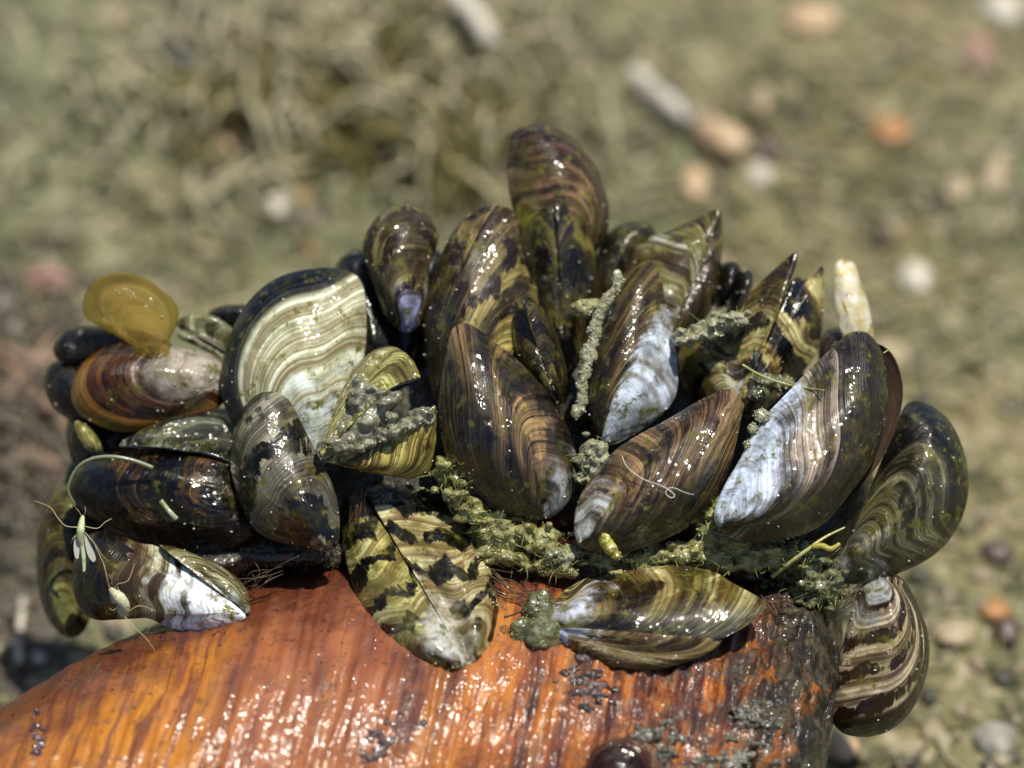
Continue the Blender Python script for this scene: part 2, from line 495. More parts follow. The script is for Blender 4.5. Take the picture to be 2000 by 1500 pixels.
def host_z(px, py):
    """height of the big shell's surface towards the camera at a pixel (None off the shell)"""
    r = Vector(ray(px, py))
    h = HB.ray_cast(Vector(CAMPOS), r.normalized())
    if h[0] is None: return None
    return D - float(np.dot(np.array(h[0]) - CAMPOS, FWD))

# ------------------------------------------------------------------ mussels
M_GRIT = plain_mat("pale_sand_grit", (.34, .32, .24), (.55, .54, .46), 9, .25, .6, .01)

def grit_on(parent, verts, nrm_cam, n, size=(.006, .016)):
    g = Geo()
    v0, f0 = ICO[1]
    for p in verts[rng.integers(0, len(verts), n)]:
        r = rng.uniform(*size)
        g.add(v0 * (1 + .3 * rng.standard_normal((len(v0), 1)) * .5) * r * rng.uniform(.7, 1.3, 3) + p + nrm_cam * r * .3, f0)
    o = g.obj("grit", M_GRIT, parent)
    o["kind"] = "stuff"
    return o

def valve(parent, outline, mat, z, tilt, H, anchor=None, flip=1.0, grow=.035, p=1.5, e=.84, steep=None, NU=30, NV=104,
          th=.02, seed=0.0, relief=.018, hinge=None, ridge=None, lift=None, gap=.012, push=0.0, wavy=.009, name="valve", cup=0.0):
    """one shell valve: a domed sheet over its margin. The margin starts at the beak; z, tilt place the plane it lies in."""
    o = np.asarray(outline, float)
    sm = catmull(o, 12, True)
    seg = np.linalg.norm(np.diff(np.vstack([sm, sm[:1]]), axis=0), axis=1)
    cum = np.concatenate([[0], np.cumsum(seg)])
    smc = np.vstack([sm, sm[:1]])
    tt = np.linspace(0, cum[-1], NV, endpoint=False)
    mx = np.stack([np.interp(tt, cum, smc[:, k]) for k in (0, 1)], 1)
    for _ in range(5):
        mx = (np.roll(mx, 1, 0) + 2 * mx + np.roll(mx, -1, 0)) / 4 if not (wavy > .02 or ridge) else mx
    if wavy:
        cen_ = mx.mean(0)
        mx = mx + (mx - cen_) * (wavy * fbm(np.stack([np.cos(tt / cum[-1] * 6.283) * 5 + seed, np.sin(tt / cum[-1] * 6.283) * 5, tt * 0], -1), 4, .65))[:, None]
    n = np.array([tilt[0], tilt[1], 1.0]); n /= np.linalg.norm(n)
    an = np.array(anchor if anchor is not None else mx.mean(0), float)
    dz = D - z
    A = np.array([(an[0] - 1000) * S * dz / D, (750 - an[1]) * S * dz / D, -dz])
    dirs = np.stack([(mx[:, 0] - 1000) * S / D, (750 - mx[:, 1]) * S / D, -np.ones(NV)], 1)
    tpar = (A @ n) / (dirs @ n)
    M3 = dirs * tpar[:, None]                       # margin in camera space
    ex = np.cross([0, 1, 0], n); ex /= np.linalg.norm(ex); ey = np.cross(n, ex)
    O3 = M3[0]
    m2 = np.stack([(M3 - O3) @ ex, (M3 - O3) @ ey], 1)
    cen = m2.mean(0)
    c2 = m2[0] + grow * 1.6 * (cen - m2[0])
    us = 1 - (1 - np.linspace(0, 1, NU + 1)[1:]) ** 1.7
    g2 = c2 + us[:, None, None] * (m2 - c2)[None]   # NU,NV,2
    pts = np.vstack([c2[None], g2.reshape(-1, 2)])
    # distance to the margin, steeper where asked
    m2n = np.roll(m2, -1, 0); ab = m2n - m2
    ap = pts[:, None, :] - m2[None]
    tq = np.clip((ap * ab[None]).sum(-1) / ((ab ** 2).sum(-1)[None] + 1e-12), 0, 1)
    dd = np.linalg.norm(ap - tq[..., None] * ab[None], axis=-1)
    vv = np.linspace(0, 1, NV, endpoint=False)
    wgt = np.ones(NV)
    if steep:
        for (a, b, f) in steep:
            c = (a + b) / 2; hw = (b - a) / 2
            dv = np.abs((vv - c + .5) % 1 - .5)
            wgt = wgt + (f - 1) * np.clip((hw + .06 - dv) / .06, 0, 1)
    dmax = np.percentile((dd * wgt[None]).min(1), 99.5)
    offs = np.zeros(NV)
    for (a, b, f) in (ridge or []):
        c = (a + b) / 2; hw = (b - a) / 2
        dv = np.abs((vv - c + .5) % 1 - .5)
        offs = np.maximum(offs, f * dmax * np.clip((hw - dv) / .06, 0, 1))
    d = (dd * wgt[None] + offs[None]).min(1)
    qd = np.clip(d / dmax, 0, 1)
    H = H * 1.08
    h = H * (1 - (1 - qd) ** p) ** e
    hg = h[1:].reshape(NU, NV)
    for _ in range(36):
        hg = (np.roll(hg, 1, 1) + 2 * hg + np.roll(hg, -1, 1)) / 4
    for _ in range(4):
        inner = hg.copy()
        up_ = np.vstack([np.full((1, NV), h[0]), hg[:-1]])
        dn_ = np.vstack([hg[1:], hg[-1:]])
        inner[:-1] = (hg * 2 + up_ + dn_ + np.roll(hg, 1, 1) + np.roll(hg, -1, 1))[:-1] / 6
        hg = inner
        h[0] = hg[0].mean()
    U = np.repeat(us, NV).reshape(NU, NV); V = np.tile(vv, (NU, 1))
    ang = V * 2 * np.pi
    # growth coordinate: distance from the beak over a smoothed margin; along the hinge side the lines run out over the edge
    ms = m2.copy()
    for _ in range(140):
        ms = (np.roll(ms, 1, 0) + 2 * ms + np.roll(ms, -1, 0)) / 4
    ax = (cen - c2) / np.linalg.norm(cen - c2)
    def pol(a):
        r_ = a - c2
        return np.arctan2(ax[0] * r_[..., 1] - ax[1] * r_[..., 0], r_ @ ax), np.linalg.norm(r_, axis=-1)
    th_m, Rm = pol(ms)
    wv = np.zeros(NV); fv = np.zeros(NV)
    for (a, b, f) in (hinge or []):
        c = (a + b) / 2; hw = (b - a) / 2
        dv = np.abs((vv - c + .5) % 1 - .5)
        x = np.clip((hw + .06 - dv) / .16, 0, 1)
        x = x * x * (3 - 2 * x)
        fv = np.where(x > wv, .55 + .33 * f, fv); wv = np.maximum(wv, x)
    Rt = Rm * (1 - wv) + fv * Rm.max() * wv
    dth = np.angle(np.exp(1j * (np.roll(th_m, -1) - np.roll(th_m, 1))))
    ok = (dth * np.sign(np.median(dth)) > 1e-4) & (Rm > .12 * Rm.max())
    th_m, Rt = th_m[ok], Rt[ok]
    order = np.argsort(th_m)
    thg = np.linspace(-np.pi, np.pi, 181)
    Rg = np.interp(thg, th_m[order], Rt[order])
    for _ in range(14):
        Rg[1:-1] = (Rg[:-2] + 2 * Rg[1:-1] + Rg[2:]) / 4
    th_p, R_p = pol(g2)
    UT = R_p / np.interp(th_p, thg, Rg)
    w1 = UT + .006 * fbm(np.stack([g2[..., 0] * 2 + seed, g2[..., 1] * 2, U * 0], -1), 2)
    rel = fbm(np.stack([w1 * 20 + seed, np.cos(ang) * .5, np.sin(ang) * .5], -1), 3, .6)
    lump = fbm(np.stack([g2[..., 0] * 2.2 + seed, g2[..., 1] * 2.2, U * 0 + seed], -1), 3)
    fade = np.clip((1 - U) / .08, 0, 1)
    hg = hg + relief * rel * fade + .03 * lump * fade
    if cup: hg = hg + cup * U ** 6 * (1 - np.abs(2 * V - 1))
    if ridge:
        hg[-1] = H * (1 - (1 - np.clip(offs / dmax, 0, 1)) ** p) ** e
    else:
        hg[-1] = 0.0
    hfull = np.concatenate([[h[0]], hg.ravel()])
    off = gap + push
    ln = n
    if lift is not None:
        ln = np.array([lift[0], lift[1], 1.0]); ln /= np.linalg.norm(ln)
    def to3(hh): return O3 + pts[:, 0:1] * ex + pts[:, 1:2] * ey + (flip * (hh + off))[:, None] * ln
    outer = to3(hfull)
    inn = np.concatenate([[h[0] - th], (hg - th * np.clip((1 - U) / .05, .25, 1)).ravel()])
    inner = to3(inn)
    nv = len(outer)
    VT = (th_p / (2 * np.pi) + .5)
    def grid(o_, rev):
        f = []
        j = np.arange(NV); k = (j + 1) % NV
        f.append(np.stack([np.full(NV, o_), 1 + j + o_, 1 + k + o_], 1))
        qs = []
        for i in range(NU - 1):
            b0 = 1 + i * NV + o_
            qs.append(np.stack([b0 + j, b0 + NV + j, b0 + NV + k, b0 + k], 1))
        qs = np.vstack(qs); f = f[0]
        if rev: qs = qs[:, ::-1]; f = f[:, ::-1]
        return f.tolist() + qs.tolist()
    area = np.sum(m2[:, 0] * m2n[:, 1] - m2n[:, 0] * m2[:, 1])
    rv = (area < 0) != (flip < 0)
    F = grid(0, rv) + grid(nv, not rv)
    j = np.arange(NV); k = (j + 1) % NV
    b0 = 1 + (NU - 1) * NV
    rimf = np.stack([b0 + j, b0 + nv + j, b0 + nv + k, b0 + k], 1)
    if rv: rimf = rimf[:, ::-1]
    F += rimf.tolist()
    gvo = np.vstack([[0, .5, 0], np.stack([UT.ravel(), V.ravel(), U.ravel() * 0], 1)])
    gvi = gvo.copy(); gvi[:, 2] = 1.0
    vw = cam2w(np.vstack([outer, inner]))
    ob = mesh_obj(name, vw, F, mat, parent, gv=np.vstack([gvo, gvi]))
    nw = n[0] * RIGHT + n[1] * UP + n[2] * BACK
    return ob, cam2w(outer), nw * flip

def mussel(label, valves, z, grit=10, name="mussel", group="small mussels growing on the big shell"):
    """valves: list of dicts for valve(); a 'mirror' entry adds the far valve of a side view"""
    o0 = valves[0]["outline"][0]
    e = empty(name, W(o0[0], o0[1], z), label, "mussel", group)
    for i, d in enumerate(valves):
        d = dict(d)
        lab = d.pop("label", None)
        mir = d.pop("mirror", None)
        d.setdefault("z", z)
        ob, vw, nw = valve(e, **d)
        if lab: ob["label"] = lab
        if grit and i < 2: grit_on(e, vw[len(vw) // 6:], nw, grit)
        if mir is not None:
            d2 = dict(d); d2["flip"] = -1.0; d2["H"] = d["H"] * mir; d2["NU"], d2["NV"] = 16, 60
            d2["relief"] = 0.0
            ob, _, _ = valve(e, **d2)
    return e
LILAC = (.36, .36, .45); OCHRE = (.30, .26, .075); RUST = (.20, .075, .018); ZB = (.014, .010, .007)

# top of the clump, behind
m = shell_mat("brown_banded_shell", (.36, .27, .17), (.19, .125, .075), (.045, .024, .02), (7, .5, .14), seed=1, rim=(.90, .06, (.05, .03, .025)),
              ero_glare=(.30, .9, (.34, .33, .10)), algae=0.62, linec=.5, grime=.5)
mussel("brown banded mussel sticking up alone at the very top of the cluster", [dict(
    outline=[(1100, 545), (1050, 500), (1012, 440), (993, 370), (992, 310), (998, 262), (1020, 246), (1055, 241), (1100, 254), (1135, 288), (1162, 325), (1182, 375), (1191, 420), (1184, 465), (1160, 495), (1130, 530)],
    mat=m, tilt=(.30, .10), H=.42, seed=1, hinge=[(.10,.36,1.7)], mirror=.9, steep=[(.35, .5, 1.3)])], -1.9)

m = shell_mat("small_dark_olive_shell", (.16, .14, .08), (.07, .055, .035), BLACK, (6, .5, .2), seed=2, algae=0.62, rim=(.86, .06, BLACK))
mussel("dark mussel tucked low behind the right side of the topmost brown mussel", [dict(
    outline=[(1175, 590), (1160, 545), (1165, 500), (1185, 458), (1215, 436), (1250, 432), (1276, 441), (1280, 470), (1258, 510), (1225, 555), (1200, 590)],
    mat=m, tilt=(.1, .3), H=.3, seed=2, mirror=1)], -2.0, 8)

m = shell_mat("black_knob_shell", (.05, .04, .035), (.022, .018, .015), BLACK, (5, .5, .2), seed=3, algae=0, rough=.25)
mussel("black rounded mussel end behind the notched mussel, higher of a close pair", [dict(
    outline=[(1400, 600), (1392, 560), (1398, 525), (1420, 513), (1444, 525), (1448, 550), (1430, 590)], mat=m, tilt=(.2, .4), H=.28, seed=3, mirror=1)], -1.9, 5)
mussel("black rounded mussel end behind the notched mussel, lower right of a close pair", [dict(
    outline=[(1410, 640), (1425, 590), (1430, 550), (1450, 530), (1468, 538), (1470, 565), (1450, 610)], mat=m, tilt=(.2, .4), H=.25, seed=4, mirror=1)], -1.8, 5)

m = shell_mat("blue_black_shell", (.05, .06, .08), BLUEBLACK, BLACK, (5, .5, .2), seed=5, algae=0.22, rough=.28)
mussel("blue black mussel half hidden between the pale fan shell and the lilac beaked one", [dict(
    outline=[(745, 740), (705, 690), (680, 620), (655, 540), (662, 508), (695, 487), (730, 488), (752, 530), (770, 600), (790, 690)],
    mat=m, tilt=(-.25, .2), H=.35, seed=5, mirror=1)], -1.75, 8)
mussel("blue black mussel behind the lower end of the small lilac beaked mussel", [dict(
    outline=[(770, 745), (745, 690), (745, 610), (790, 540), (835, 490), (862, 492), (868, 560), (850, 650), (815, 730)],
    mat=m, tilt=(.1, .2), H=.3, seed=6, mirror=1)], -1.9, 8)
m = shell_mat("near_black_shell", (.045, .04, .03), (.02, .017, .013), BLACK, (5, .5, .2), seed=7, algae=0.22, rough=.3)
mussel("black mussel peeping out left of the big pale fan shaped mussel", [dict(
    outline=[(520, 660), (470, 668), (425, 650), (402, 622), (420, 603), (458, 597), (500, 600), (530, 625)], mat=m, tilt=(.0, .5), H=.25, seed=7, mirror=1)], -1.9, 5)

# small one with the lilac beak
m = shell_mat("thin_lilac_beaked_shell", (.32, .29, .14), (.17, .14, .08), (.045, .03, .022), (4, .5, .12), seed=8, ero_glare=(.30, -.2, (.36, .38, .52)), algae=0.47, line=30, linec=.5,
              zeb=(2.2, 1.0, .5, .55, (.05, .03, .025)), blotk=.6)
mussel("small mussel with a lilac blue beak pointing down, left of the tall striped mussel", [dict(
    outline=[(792, 653), (765, 632), (745, 607), (730, 553), (711, 503), (708, 473), (720, 445), (742, 418), (775, 400), (815, 407), (843, 430), (858, 460), (850, 492), (834, 525), (836, 560), (832, 603), (820, 635)],
    mat=m, tilt=(.15, .12), H=.33, seed=8, hinge=[(.55,.9,1.5)], mirror=.9, steep=[(.05, .3, 1.7)])], -1.35)

# tall pair in the middle, behind
m = shell_mat("tall_striped_shell", (.40, .36, .17), (.20, .155, .075), (.055, .034, .028), (5, .46, .13), seed=9, algae=0.47, grime=.4, linec=.8,
              zeb=(2.4, 1.5, .45, .5, (.045, .027, .025)), dside=(.22, .17, (.012, .014, .017), .95))
mussel("tall mussel with blue black ridged left side and cream patches, behind the centre mussel", [dict(
    outline=[(940, 905), (880, 850), (842, 760), (828, 690), (827, 630), (835, 585), (851, 525), (875, 467), (905, 425), (940, 402), (972, 398), (1003, 410), (1023, 450), (1040, 520), (1052, 590), (1055, 650), (1040, 740), (1000, 840)],
    mat=m, tilt=(.10, .16), H=.52, seed=9, hinge=[(.50,.95,3.0)], mirror=.7, steep=[(.08, .36, 2.0)])], -1.25, 26)

m = shell_mat("dark_seamed_shell", (.30, .27, .10), (.10, .075, .03), (.02, .015, .011), (4, .5, .14), seed=10, algae=0.52, grime=.5, zeb=(2.0, 1.2, .6, .35, (.018, .013, .010)), linec=.6)
mussel("dark olive mussel seen edge on with a long pale seam, under the topmost brown mussel", [
    dict(outline=[(1100, 730), (1060, 670), (1043, 590), (1028, 500), (1014, 430), (1020, 388), (1045, 366), (1072, 372), (1084, 400), (1088, 480), (1093, 560), (1100, 650)],
         mat=m, tilt=(-.75, .1), anchor=(1092, 560), H=.2, seed=10, lift=(0, .1), ridge=[(.58,1.0,.5)]),
    dict(outline=[(1103, 730), (1101, 640), (1094, 560), (1089, 480), (1085, 400), (1098, 385), (1128, 405), (1152, 455), (1172, 520), (1180, 575), (1168, 630), (1140, 680)],
         mat=m, tilt=(.75, .1), anchor=(1096, 560), H=.2, seed=11, lift=(0, .1), ridge=[(.0,.48,.5)])], -1.45, 16)

m = shell_mat("small_edge_on_shell", (.26, .23, .09), (.085, .065, .03), (.016, .013, .010), (5, .5, .14), seed=12, algae=0.42, linec=.6)
mussel("small dark mussel seen edge on, wedged right above the centre mussel", [
    dict(outline=[(1086, 792), (1045, 750), (1005, 695), (986, 640), (991, 600), (1012, 572), (1026, 610), (1050, 680), (1076, 755)], mat=m, tilt=(-.6, .2), anchor=(1050, 690), H=.15, seed=12, lift=(0, .1), ridge=[(.58,1.0,.5)]),
    dict(outline=[(1089, 792), (1079, 755), (1053, 680), (1029, 610), (1015, 572), (1045, 588), (1075, 625), (1098, 685), (1108, 740), (1102, 778)], mat=m, tilt=(.6, .1), anchor=(1054, 690), H=.15, seed=13, lift=(0, .1), ridge=[(.0,.48,.5)])], -.80, 8)

# back right
m = shell_mat("white_streaked_shell", (.46, .47, .42), (.27, .25, .12), (.075, .05, .022), (3.5, .5, .12), seed=14, algae=0.57, linec=.5, ero_glare=(.16, 0, BLUEWHITE))
m2 = shell_mat("olive_dark_streaked_shell", (.26, .21, .09), (.09, .06, .025), (.02, .015, .012), (5, .5, .13), seed=15, algae=0.32)
mussel("white streaked mussel with an upright square tail, behind the blue striped mussel", [
    dict(outline=[(1308, 665), (1250, 670), (1190, 640), (1184, 595), (1200, 545), (1225, 505), (1262, 470), (1305, 452), (1345, 434), (1403, 409), (1392, 455), (1368, 520), (1342, 570), (1322, 615)],
         mat=m, tilt=(-.35, .25), anchor=(1345, 560), H=.24, seed=14, lift=(0, .1), ridge=[(.66,1.0,.25)], hinge=[(.12,.50,2.0)]),
    dict(outline=[(1311, 665), (1326, 615), (1346, 570), (1372, 520), (1396, 455), (1406, 410), (1411, 445), (1409, 510), (1404, 570), (1380, 620), (1345, 650)],
         mat=m2, tilt=(.8, .1), anchor=(1349, 560), H=.20, seed=15, lift=(0, .1), ridge=[(.0,.5,.35)])], -1.5, 18)

m = shell_mat("chevron_shell_left_half", (.43, .42, .26), (.25, .20, .08), (.05, .03, .014), (4, .47, .12), seed=16, algae=0.62, linec=.7, ero_glare=(.22, -.6, BLUEWHITE), zeb=(2.2, .8, .5, .75, (.04, .024, .012)))
m2 = shell_mat("chevron_shell_right_half", (.50, .48, .28), (.32, .25, .09), (.09, .055, .02), (3.5, .45, .12), seed=17, algae=0.24, linec=.55, zeb=(2.6, 1.3, .7, .05, ZB))
mussel("gaping mussel with a V notched tail and black and cream chevrons", [
    dict(outline=[(1437, 812), (1380, 800), (1335, 755), (1324, 695), (1343, 645), (1395, 620), (1440, 607), (1470, 568), (1510, 528), (1554, 493), (1548, 540), (1513, 600), (1478, 660), (1453, 725)],
         mat=m, tilt=(-.45, .2), anchor=(1478, 660), H=.26, seed=16, lift=(0, .1), ridge=[(.66,1.0,.3)], hinge=[(.04,.36,2.0)], NU=34),
    dict(outline=[(1441, 815), (1456, 727), (1481, 663), (1516, 603), (1550, 545), (1570, 549), (1590, 537), (1607, 521), (1609, 580), (1604, 650), (1585, 705), (1545, 750), (1495, 800)],
         mat=m2, tilt=(.40, .1), anchor=(1482, 663), H=.26, seed=17, lift=(0, .1), ridge=[(.0,.42,.3)], hinge=[(.04,.40,1.7),(.68,.95,1.6)], NU=34, cup=.05)], -1.15, 18)

m = shell_mat("grey_edge_shell", (.22, .19, .16), (.13, .10, .085), (.05, .04, .035), (5, .5, .15), seed=18, algae=0)
mussel("grey brown mussel edge just visible right of the notched mussel", [dict(
    outline=[(1650, 760), (1610, 740), (1598, 690), (1604, 655), (1625, 640), (1650, 645), (1670, 690)], mat=m, tilt=(.1, .3), H=.2, seed=18, mirror=1)], -1.75, 4)

m = shell_mat("blue_striped_shell", (.34, .28, .12), (.13, .085, .045), (.030, .020, .015), (9, .48, .12), seed=19, algae=0.42, linec=.8, ero_glare=(.33, -2.4, (.56, .61, .68)), rough=.28, dside=(.20, .18, (.014, .015, .018), .8))
mussel("narrow upright mussel with dark stripes and a pale blue lower right side", [dict(
    outline=[(1168, 872), (1140, 830), (1131, 785), (1138, 740), (1150, 690), (1170, 632), (1196, 588), (1226, 543), (1255, 515), (1280, 510), (1292, 548), (1302, 598), (1307, 640), (1319, 680), (1324, 725), (1320, 775), (1292, 812), (1245, 845), (1202, 868)],
    mat=m, tilt=(.12, .20), H=.40, seed=19, hinge=[(.46,.97,3.6)], mirror=.8, steep=[(.02, .40, 1.9)])], -.95, 14)

# left group
m = shell_mat("pale_fan_shell", (.64, .67, .57), (.52, .53, .42), (.30, .26, .17), (4, .45, .22), seed=20, rim=(.90, .05, (.013, .015, .020)), algae=.40, linec=.55, grime=.45, ero_glare=(.34, .3, (.60, .66, .66)), blotk=.5)
mussel("large pale fan shaped mussel with a blue black rim, on the left of the cluster", [dict(
    outline=[(630, 915), (560, 895), (490, 868), (446, 815), (430, 755), (436, 700), (454, 642), (484, 590), (520, 555), (570, 532), (635, 522), (688, 530), (710, 556), (716, 620), (713, 690), (692, 780), (660, 865)],
    mat=m, tilt=(-.05, .22), H=.46, seed=20, hinge=[(.64,.98,2.6)], mirror=.6, NU=36, steep=[(.70, .95, 1.4)])], -1.0, 30)

m = shell_mat("amber_shell", (.20, .11, .05), (.13, .052, .014), (.030, .012, .006), (3.2, .52, .14), seed=21, algae=0.37, linec=.6, ero_glare=(.56, 0, (.40, .37, .33)), rim=(.95, .02, (.22, .13, .03)), rough=.22)  # pale patch towards the beak is wet glare put into the colour
mussel("glossy amber brown mussel under the translucent yellow one", [dict(
    outline=[(448, 748), (438, 790), (397, 806), (343, 818), (290, 838), (250, 845), (210, 839), (170, 821), (146, 799), (137, 767), (149, 727), (170, 700), (199, 681), (240, 668), (300, 668), (348, 680), (390, 684), (428, 702)],
    mat=m, tilt=(-.10, .35), H=.40, seed=21, hinge=[(.68,.96,1.6)], mirror=.6)], -1.35, 20)
m = shell_mat("black_lobe_shell", (.04, .034, .026), (.016, .013, .011), BLACK, (5, .5, .2), seed=22, algae=0.05, rough=.3)
mussel("black mussel at the far left edge, upper of two dark lobes beside the amber one", [dict(
    outline=[(350, 690), (280, 695), (200, 705), (130, 712), (102, 688), (110, 662), (138, 645), (180, 638), (230, 642), (300, 655)], mat=m, tilt=(-.1, .5), H=.24, seed=22, mirror=1)], -1.75, 6)
mussel("black mussel at the far left edge, lower of two dark lobes beside the amber one", [dict(
    outline=[(290, 790), (240, 835), (180, 842), (125, 815), (96, 785), (86, 748), (92, 718), (115, 702), (160, 700), (230, 730)], mat=m, tilt=(-.3, .2), H=.28, seed=23, mirror=1)], -1.75, 6)
m = shell_mat("pale_green_shell", (.34, .36, .27), (.21, .21, .12), (.07, .05, .025), (5, .47, .13), seed=24, algae=0.62)
mussel("pale green mussel sliver between the translucent yellow mussel and the pale fan one", [
    dict(outline=[(480, 705), (440, 682), (400, 658), (352, 643), (343, 628), (380, 616), (420, 622), (455, 645), (478, 675)], mat=m, tilt=(.1, .6), H=.18, seed=24),
    dict(outline=[(480, 712), (440, 702), (395, 680), (350, 660), (350, 648), (398, 662), (440, 688)], mat=m, tilt=(-.1, -.3), H=.08, seed=25)], -1.6, 6)

m = shell_mat("translucent_yellow_shell", (.85, .74, .36), (.78, .64, .25), (.64, .50, .16), (5, .46, .2), line=18, linec=.22, seed=26, algae=0.00, grime=.05, rough=.15, trans=.6, alpha=.17,
              rim=(.93, .03, (.36, .30, .05)))
mussel("thin translucent yellow young mussel standing on the amber brown one", [dict(
    outline=[(302, 702), (275, 692), (252, 668), (235, 640), (200, 632), (168, 622), (162, 592), (178, 556), (213, 535), (255, 534), (296, 550), (330, 578), (348, 606), (345, 636), (334, 660), (330, 690)],
    mat=m, tilt=(.1, .1), H=.24, wavy=.035, seed=26, mirror=1.0, th=.02)], -1.15, 10)

m = shell_mat("dark_brown_zebra_shell", (.20, .13, .045), (.045, .026, .012), (.010, .008, .007), (5, .53, .13), seed=27, algae=0.24, linec=.7, zeb=(2.6, 1.4, .5, .0, (.010, .008, .007)), rough=.24)
m2 = shell_mat("dark_green_ridge_shell", (.26, .28, .22), (.09, .10, .07), BLACK, (6, .5, .13), seed=28, algae=0.52)
mussel("large dark brown mussel lying lengthwise below the amber one", [
    dict(outline=[(500, 975), (495, 1045), (450, 1070), (400, 1077), (330, 1067), (240, 1042), (180, 1014), (145, 985), (132, 955), (145, 920), (178, 894), (250, 874), (330, 864), (400, 864), (460, 885)],
         mat=m, tilt=(-.15, .12), H=.42, seed=27, hinge=[(.66,.96,1.8)]),
    dict(outline=[(490, 930), (440, 868), (380, 860), (300, 864), (228, 876), (250, 855), (310, 825), (370, 808), (420, 806), (465, 830), (490, 880)], mat=m2, tilt=(.1, .8), anchor=(330, 862), H=.16, seed=28)], -.95, 22)

m = shell_mat("grey_zebra_shell", (.33, .32, .25), (.19, .185, .16), (.085, .07, .05), (4, .47, .12), seed=29, algae=0.37, linec=.45, zeb=(2.5, .9, .45, .25, (.014, .011, .010)), rough=.25)
mussel("grey mussel with black blotches and a brown lip, below the pale fan mussel", [dict(
    outline=[(650, 1078), (600, 1070), (545, 1060), (510, 1045), (482, 1012), (461, 962), (451, 915), (453, 855), (470, 805), (500, 770), (533, 757), (562, 772), (588, 825), (615, 880), (648, 940), (662, 1000), (664, 1050)],
    mat=m, tilt=(-.30, .10), H=.42, seed=29, hinge=[(.58,.92,1.8),(.06,.34,1.5)], mirror=.7, steep=[(.55, .9, 1.3)])], -.45, 18)

m = shell_mat("brown_green_back_shell", (.24, .23, .07), (.10, .075, .025), (.03, .02, .012), (5, .5, .14), seed=30, algae=0.52, ero_glare=(.35, 0, (.30, .32, .16)))
mussel("blurred brown and yellow green mussel hanging at the lower far left", [dict(
    outline=[(148, 1246), (118, 1238), (92, 1205), (76, 1150), (72, 1085), (82, 1005), (110, 955), (150, 940), (185, 960), (195, 1040), (188, 1130), (175, 1215)], mat=m, tilt=(-.3, .0), H=.36, seed=30, mirror=.8)], -1.85, 6)
m = shell_mat("little_yellow_shell", (.46, .45, .22), (.34, .33, .13), (.16, .13, .05), (4, .45, .15), seed=31, algae=0.32)
mussel("tiny pale yellow mussel in the shade under the amber brown one", [dict(
    outline=[(200, 880), (176, 882), (157, 862), (146, 838), (146, 822), (165, 828), (186, 848)], mat=m, tilt=(.1, .4), H=.12, seed=31, mirror=1, NU=16, NV=60)], -1.25, 3)
m = shell_mat("shaded_black_shell", (.05, .042, .032), (.02, .016, .013), BLACK, (5, .5, .2), seed=32, algae=0.22)
mussel("black mussel in shadow just behind the tiny pale yellow one", [dict(
    outline=[(240, 930), (190, 935), (150, 915), (132, 870), (132, 820), (160, 800), (220, 830), (250, 880)], mat=m, tilt=(-.2, .2), H=.3, seed=32, mirror=1)], -1.75, 4)

m = shell_mat("white_beaked_shell", (.42, .41, .31), (.27, .24, .16), (.09, .06, .035), (3.5, .46, .12), seed=33, algae=0.37, linec=.35, ero_glare=(.44, 0, (.74, .78, .82)), zeb=(1.9, .35, .15, .55, (.045, .028, .016)), rim=(.86, .09, (.022, .017, .014)), rough=.2)
m2 = shell_mat("white_beaked_shell_far_half", (.42, .41, .30), (.27, .25, .14), (.10, .08, .04), (4, .45, .12), seed=34, algae=0.72, linec=.3, ero_glare=(.45, 0, (.45, .47, .44)), rough=.2)
mussel("shiny white beaked mussel with brown bands resting low on the orange shell at left", [
    dict(outline=[(480, 1200), (470, 1216), (430, 1234), (380, 1237), (330, 1226), (290, 1208), (240, 1205), (195, 1212), (160, 1195), (142, 1150), (144, 1095), (165, 1050), (215, 1036), (270, 1060), (305, 1066), (338, 1085), (382, 1118), (432, 1158)],
         mat=m, tilt=(-.25, .25), anchor=(400, 1150), H=.36, seed=33, lift=(0, .1), ridge=[(.72,1.0,.22)], hinge=[(.70,.97,1.8),(.05,.28,1.5)]),
    dict(outline=[(483, 1199), (436, 1157), (386, 1116), (342, 1083), (310, 1064), (348, 1070), (402, 1092), (450, 1118), (480, 1148), (488, 1178)],
         mat=m2, tilt=(.2,.6), anchor=(400, 1128), H=.24, seed=34, lift=(0, .1), ridge=[(.0,.45,.42)])], -.32, 10)

# open one full of mud
m = shell_mat("open_yellow_shell_upper", (.46, .46, .26), (.30, .29, .13), (.11, .085, .035), (7, .46, .12), seed=35, algae=0.62, linec=.8)
m2 = shell_mat("open_yellow_shell_lower", (.48, .45, .20), (.33, .29, .10), (.085, .052, .022), (9, .46, .12), seed=36, algae=0.47, linec=.9, line=55)
OPEN = mussel("gaping yellow green mussel packed with grey mud, in front of the pale fan mussel", [
    dict(outline=[(628, 893), (630, 870), (652, 802), (682, 738), (717, 696), (753, 679), (786, 687), (811, 712), (820, 742), (795, 728), (765, 722), (735, 745), (700, 790), (665, 845)],
         mat=m, tilt=(-.3, .75), anchor=(690, 790), H=.20, seed=35, hinge=[(.6,.95,2.0)], wavy=.04),
    dict(outline=[(628, 898), (680, 880), (730, 858), (780, 838), (822, 814), (850, 792), (852, 850), (846, 895), (834, 926), (784, 931), (733, 925), (683, 912)],
         mat=m2, tilt=(.1, -.45), anchor=(740, 880), H=.24, seed=36, hinge=[(.06,.42,2.2)], wavy=.03)], -.35, 12)

